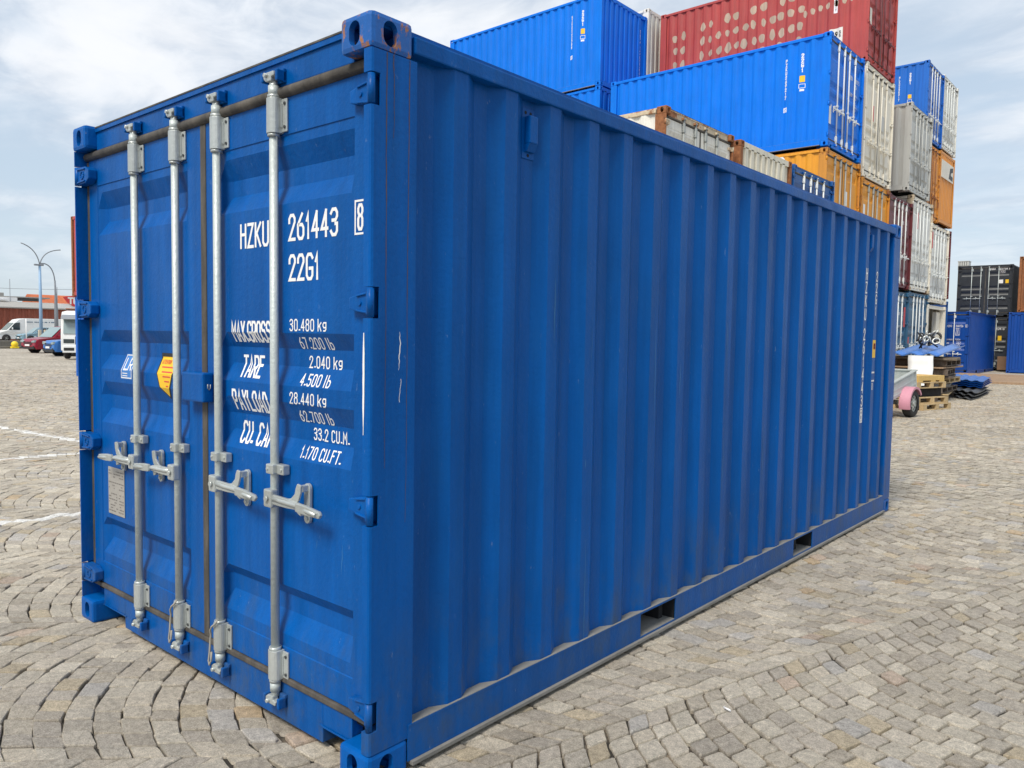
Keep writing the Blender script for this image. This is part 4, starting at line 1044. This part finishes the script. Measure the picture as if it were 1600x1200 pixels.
for k in range(14):
    a = Vector((-3.70+rr.random()*.5, 22.05+rr.random()*.2, 1.46+rr.random()*.33)); mb.tube([a, a+Vector((rr.uniform(-.15, .15), 0, rr.uniform(-.2, .2)))], .018, 6)
obj('silver_piece', mb, M['silver'], so_)
# low stacks of sheets
for k in range(3):
    sheet('roofing_sheet', ['lowest charcoal ribbed sheet on the setts', 'middle charcoal ribbed sheet of the low pile', 'uppermost charcoal ribbed sheet, under the blue ones'][k], (-3.78+.04*k, 24.1+.25*k, .06+.075*k), (-2.36+.02*k, 22.3+.25*k, .05+.075*k), (-3.92, 27.4, .10+.08*k), .019, 5, 'blacksheet', .02, 'charcoal sheets', sag=.03, trap=True)
for k in range(4):
    sheet('roofing_sheet', ['lowest of the four blue ribbed sheets', 'second lowest of the four blue ribbed sheets', 'second highest of the four blue ribbed sheets', 'topmost of the four blue ribbed sheets, pale with dust'][k], (-4.05+.03*k, 25.6, .30+.055*k), (-2.50+.01*k, 24.45, .28+.055*k), (-4.3, 28.6, .34+.05*k), .015, 5, 'yard_blue' if k < 3 else 'bluesheet', .022, 'blue ribbed sheets on the charcoal ones', trap=True)

# ================================================================ the street on the left
def wheel(parent, x, y, z, r, wd, axis_out):
    """wheel with its axle along local x"""
    mb = MB(); prof = [(.62*r, -wd/2), (.9*r, -wd/2), (r, -wd*.35), (r, wd*.35), (.9*r, wd/2), (.62*r, wd/2)]; n_ = 24
    mb.grid(lambda i, j: (x+prof[j][1], y+prof[j][0]*math.cos(2*math.pi*i/n_), z+prof[j][0]*math.sin(2*math.pi*i/n_)), n_+1, len(prof), True)
    wl = obj('wheel', mb, M['tyre'], parent)
    mb = MB(); s = axis_out; mb.cyl((x+s*wd*.20, y, z), (x+s*wd*.30, y, z), r*.62, 20); mb.cyl((x+s*wd*.30, y, z), (x+s*wd*.42, y, z), r*.14, 12)
    for k in range(5):
        a = 2*math.pi*k/5; c0 = Vector((x+s*wd*.36, y, z)); mb.tube([c0, c0+Vector((0, math.cos(a), math.sin(a)))*r*.6], r*.07, 6)
    obj('rim', mb, M['silver'], wl)
def car(name, label, cat, loc, rot, L, Wc, H, mat, kind='suv'):
    """nose toward local -y"""
    t = thing(name, label, cat, loc, rot, 'vehicles along the street'); h = Wc/2
    if kind == 'van':
        low = [(0, .35), (.02, .75), (.25, 1.02), (.95, 1.25), (1.75, H*.80), (2.15, H*.95), (2.8, H), (L-.25, H), (L-.05, H*.9), (L, .45), (L-.1, .3), (.1, .25)]
    else:
        b = .92 if kind == 'suv' else .86
        low = [(0, .38), (.03, .70), (.22, .86), (1.15, b+.06), (L-.15, b+.08), (L, .75), (L, .42), (L-.15, .26), (.12, .22)]
    mb = MB(); mb.prism(low, 'x', -h, h, .05)
    for v in mb.bm.verts:   # round the nose in plan and lean the sides in
        k = max(0, 1-v.co.y/.7)**2; v.co.x *= 1-.16*k-.05*max(0, v.co.z-1.0)
        for yw_ in (.86, L-.85): pass
    bd = obj('body', mb, M[mat], t)
    wr = .34 if kind != 'van' else .36
    if kind != 'van':
        top = [(1.12, b+.03), (1.85, H-.06), (2.25, H), (L-.9, H-.02), (L-.25, b+.06)]
        mb = MB(); mb.prism(top, 'x', -h+.08, h-.08, .03)
        for v in mb.bm.verts: v.co.x *= 1-.22*max(0, (v.co.z-b)/(H-b))
        obj('roof', mb, M[mat], t)
        gy = [(1.45, b+.12), (1.93, H-.12), (2.5, H-.08), (2.5, b+.10)], [(2.58, b+.10), (2.58, H-.08), (L-1.15, H-.11), (L-.75, b+.14)]
        for s in (-1, 1):
            for poly in gy:
                mb = MB(); mb.prism(poly, 'x', s*(h-.115), s*(h-.075), .004)
                for v in mb.bm.verts: v.co.x *= 1-.215*max(0, (v.co.z-b)/(H-b))
                obj('window', mb, M['glass'], t)
        mb = MB(); hw = h-.2; mb.grid(lambda i, j: ((i*2-1)*(hw*(1-.12*j)), [1.10, 1.80][j], [b+.07, H-.06][j]+.004), 2, 2)
        for v in mb.bm.verts: v.co.y -= .02
        obj('windscreen', mb, M['glassl'], t)
    else:
        for s in (-1, 1):
            mb = MB(); mb.prism([(1.15, 1.32), (1.72, H*.79), (2.25, H*.82), (2.25, 1.30)], 'x', s*(h-.05), s*(h+.006), .004); obj('window', mb, M['glass'], t)
        mb = MB(); mb.grid(lambda i, j: ((i*2-1)*(h-.2), [.98, 1.72][j]-.03, [1.28, H*.80][j]+.02), 2, 2); obj('windscreen', mb, M['glassl'], t)
    for y in (.88, L-.9):
        for s in (-1, 1):
            mb = MB(); mb.cyl((s*(h-.16), y, wr), (s*(h+.004), y, wr), wr+.07, 24); obj('wheel_arch', mb, M['blackp'], bd)
            wheel(t, s*(h-.08), y, wr, wr, .22, s)
    for s in (-1, 1):
        mb = MB(); mb.prism([(s*(h-.12), .66), (s*(h-.14), .80), (s*(h-.50), .74), (s*(h-.46), .64)], 'y', -.012, .14, .01); obj('headlight', mb, M['glassl'], t)
        mb = MB(); mb.box(*sorted((s*(h-.35), s*(h-.2))), -.02, .1, .36, .44, .01); obj('fog_light', mb, M['blackp'], t)
        mb = MB(); mb.box(*sorted((s*(h-.02), s*(h+.16))), 1.42, 1.52, b+.08 if kind != 'van' else 1.35, b+.22 if kind != 'van' else 1.6, .02); obj('mirror', mb, M[mat], t)
    mb = MB()
    for z in (.50, .58, .66): mb.box(-h*.5, h*.5, -.022, .06, z, z+.03, .006)
    obj('grille', mb, M['blackp'], t)
    obj('number_plate', MB().box(-.26, .26, -.035, -.02, .42, .53, .003), M['white'], t)
    obj('bumper', MB().box(-h*.8, h*.8, -.03, .12, .24, .36, .02), M['blackp'], t)
    return t
car('suv', 'dark red parked car with its nose to the left, left of the white truck', 'car', (-53.2, 15.85, 0), R(10), 4.6, 1.86, 1.68, 'carred')
car('parked_car', 'low blue car half hidden behind the white truck', 'car', (-46.8, 14.85, 0), R(2), 4.1, 1.75, 1.45, 'carblue', 'hatch')
v = car('van', 'long white van parked far off behind the silver car', 'van', (-99.5, 27.2, 0), R(2), 6.9, 2.05, 2.62, 'carwhite', 'van')
bm = bmesh.new(); rr = random.Random(2); y = 2.7
while y < 6.0:
    wd = rr.uniform(.05, .13)
    if rr.random() < .86: rect(bm, y, y+wd, 2.16, 2.27)
    y += wd+.035
obj('lettering', project(bm, lambda u, v_, l: (1.037-.055*0-.055, u, v_)), M['teal'], v).location.x = .03
car('estate_car', 'silver blue estate car parked in front of the white van', 'car', (-93.5, 27.75, 0), R(4), 4.5, 1.8, 1.62, 'carsilver')
car('estate_car', 'dark car standing behind the red one, right of the pale posts', 'car', (-76.0, 23.9, 0), R(5), 4.3, 1.75, 1.55, 'cardark')
# truck cab
tk = thing('truck', 'white truck cab with dark sun visor, cut off by the foreground container', 'truck', (-40.0, 15.18, 0), R(62), 'vehicles along the street'); tk.scale = (.8, .8, .8)
mb = MB(); mb.prism([(0, .55), (-.02, 1.3), (.05, 1.75), (.32, 2.75), (.6, 3.0), (2.2, 3.1), (2.2, .7), (1.9, .55)], 'x', -2.45, 0, .06); obj('cab', mb, M['carwhite'], tk)
mb = MB(); mb.prism([(-.03, 1.62), (.22, 2.55), (.26, 2.55), (.01, 1.62)], 'x', -2.30, -.15, .004); obj('windscreen', mb, M['glassl'], tk)
mb = MB(); mb.prism([(-.25, 2.52), (-.10, 2.68), (.33, 2.82), (.30, 2.62)], 'x', -2.4, -.05, .01); obj('sun_visor', mb, M['polegrey'], tk)
mb = MB(); mb.box(-2.35, -.10, -.10, .1, .42, .86, .04); obj('bumper', mb, M['carwhite'], tk)
for x in (-.75, -2.30):
    obj('headlight', MB().box(x, x+.6, -.035, .06, 1.02, 1.28, .02), M['glass'], tk); obj('fog_light', MB().box(x+.02, x+.6, -.115, 0, .55, .74, .02), M['blackp'], tk)
obj('grille', MB().box(-1.65, -.8, -.04, .06, .95, 1.45, .01), M['blackp'], tk)
for x, s in ((-.2, 1), (-2.25, -1)): wheel(tk, x, 1.15, .5, .5, .3, s)
obj('tractor_frame', MB().box(-1.7, -.75, 2.2, 6.0, .55, .95, .02), M['blackp'], tk)
obj('mirror', MB().box(-.0, .22, -.05, .12, 1.9, 2.5, .03), M['blackp'], tk)
# lamps
M['polemix'] = M['pole']
t = thing('street_lamp', 'tall pale blue street lamp with two curved arms', 'street lamp', (-75, 23.85, 0), 0, 'street lamps')
obj('pole', MB().tube([(0, 0, 0), (0, 0, 3.5), (0, 0, 7.1)], .13, 12, [.15, .13, .10]), M['pole'], t)
def arc(p0, p1, p2, n=10): p0, p1, p2 = Vector(p0), Vector(p1), Vector(p2); return [(1-s)**2*p0+2*s*(1-s)*p1+s*s*p2 for s in [k/n for k in range(n+1)]]
obj('arm', MB().tube(arc((0, 0, 7.0), (0, -.15, 8.5), (0, -1.45, 8.88)), .045, 8), M['polegrey'], t); obj('arm', MB().tube(arc((0, 0, 7.0), (0, .15, 8.4), (0, 1.70, 8.55)), .045, 8), M['polegrey'], t)
obj('lamp_head', MB().box(-.12, .12, -.45, .30, 7.02, 7.16, .04), M['polegrey'], t)
t = thing('street_lamp', 'single arm street lamp bowing left, right of the taller two armed one', 'street lamp', (-75, 25.1, 0), 0, 'street lamps')
obj('pole', MB().tube([(0, 0, 0), (0, 0, 3), (0, -.02, 4.6), (0, -.06, 5.8)], .1, 12, [.17, .16, .09, .07]), M['polegrey'], t)
obj('arm', MB().tube(arc((0, -.06, 5.7), (0, -.15, 7.15), (0, -.95, 7.25)), .05, 8), M['polegrey'], t)
obj('lamp_head', MB().box(-.1, .1, -1.2, -.85, 7.18, 7.28, .03), M['polegrey'], t)
# warehouse, house, sign
wh = thing('warehouse', 'long low warehouse with red brown cladding and grey roof', 'building', (-104, 0, 0), 0)
mb = MB(); pts = []
y = 2.0
while y < 60: pts += [(0, y), (0, y+.25), (-.08, y+.32), (-.08, y+.57), (0, y+.64)]; y += .64
mb.grid(lambda i, j: (pts[i][0], pts[i][1], (0, 3.85)[j]), len(pts), 2); obj('wall', mb, M['fence'], wh)
mb = MB(); mb.prism([(.3, 3.86), (.3, 4.0), (-4, 4.75), (-9, 4.8), (-9, 3.86)], 'y', 2, 36.2); obj('roof', mb, M['greyroof'], wh)
mb = MB(); mb.box(-5.2, -4.0, 2, 32.2, 4.76, 5.25, .02); mb.box(-3.9, -3.4, 2, 31.0, 4.9, 5.0); obj('skylight', mb, M['white'], wh)
mb = MB(); mb.box(-9, -4.4, 2, 36.0, 5.26, 5.42); obj('upper_roof', mb, M['greyroof'], wh)
obj('shade_band', MB().box(-5.0, -4.2, 32.21, 35.0, 4.9, 5.18), M['roofshade'], wh)  # dark box paints the shadow by the white strip under the upper roof
obj('chimney', MB().box(-6, -5.2, 30.4, 31.1, 5.43, 5.85, .03), M['greyroof'], wh)
hs = thing('house', 'house with an orange tiled roof behind the warehouse', 'building', (-114, 36.4, 0), 0)
obj('wall', MB().box(-6, 0, 0, 5.5, 0, 4.3), M['wallc'], hs)
mb = MB(); mb.prism([(.4, 4.25), (-3, 6.1), (-6.4, 4.25)], 'y', -.3, 5.8); obj('roof', mb, M['tile'], hs)
sg = thing('shop_sign', 'white board with a red panel and white letters beside the second lamp', 'sign', (-88, 0, 0), 0)
obj('board', MB().box(0, .15, 29.5, 34.5, 3.68, 4.15, .01), M['white'], sg)
mb = MB(); mb.prism([(30.2, 4.85), (31.0, 5.0), (33.9, 4.9), (33.9, 3.9), (31.2, 3.9), (30.6, 4.3)], 'x', .16, .24, .02); rp = obj('panel', mb, M['redp'], sg)
bm = bmesh.new(); text(bm, 'TU', .75, 30.75, 4.1, .13, .22)
obj('lettering', project(bm, lambda u, v_, l: (.25+l, u, v_)), M['white'], rp)
obj('post', MB().cyl((0, 33, 0), (0, 33, 3.7), .12, 10), M['polegrey'], sg)
for (x, y, h_, lb_) in ((-108, 31.4, 7.5, 'thin mast rising behind the warehouse roof, left of both lamps'), (-112, 38.1, 7.0, 'thin mast rising behind the orange tiled roof')):
    tag(obj('mast', MB().cyl((x, y, 0), (x, y, h_), .04, 6), M['polegrey']), lb_, 'mast')
wr_ = [(-82+.0*k, 14+k*1.6, 5.45-.25*math.sin(math.pi*((k*1.6) % 16)/16)) for k in range(21)]
tag(obj('overhead_wire', MB().tube(wr_, .018, 5), M['polegrey']), 'thin overhead wire hanging across the sky behind the lamps', 'wire')
mb = MB(); mb.box(-67.5, -66, 8, 19.6, 0, .55, .04); mb.box(-66, -65.4, 8, 19.9, 0, .14, .02)
tag(obj('stone_wall', mb, M['stonewall']), 'low grey stone wall in front of the white van', 'wall')
mb = MB(); bmesh.ops.create_icosphere(mb.bm, subdivisions=3, radius=.24)
for v_ in mb.bm.verts: v_.co += Vector((-65.1, 18.75, .3)); 
for f in mb.bm.faces: f.smooth = True
mb.box(-65.3, -64.9, 18.5, 19.0, 0, .14, .03)
tag(obj('marker_ball', mb, M['yellowp']), 'round yellow marker at the foot of the stone wall', 'marker')
tag(obj('post', MB().cyl((-70, 21.1, 0), (-70, 21.1, 2.3), .04, 8), M['white']), 'thin pale post standing in front of the silver blue car', 'post')
for k, y in enumerate((23.3, 23.75)):
    tag(obj('bollard', MB().box(-74.1, -73.9, y, y+.22, 0, 1.4, .03), M['wallc']), ('left' if k == 0 else 'right')+' of the two cream posts at the foot of the tall lamp', 'bollard', 'cream bollards')
mb = MB(); mb.box(-8.50, -7.95, 50, 50.6, 5.75, 5.98)
for k in range(5): mb.box(-8.50+k*.115, -8.41+k*.115, 50, 50.6, 5.99, 6.22, .01)
mb.box(-8.52, -7.93, 49.98, 50.62, 6.221, 6.26)
tag(obj('rooftop_unit', mb, M['light_grey']), 'grey ventilation unit seen just above the black container', 'rooftop unit')
mb = MB(); mb.cyl((.625, 1.385, .009), (.66, 1.375, .009), .004, 10); ob_ = mb
tag(obj('cigarette_butt', ob_, M['white']), 'tiny cigarette butt lying on the setts in the right foreground', 'litter')
print('objects', len(bpy.data.objects))
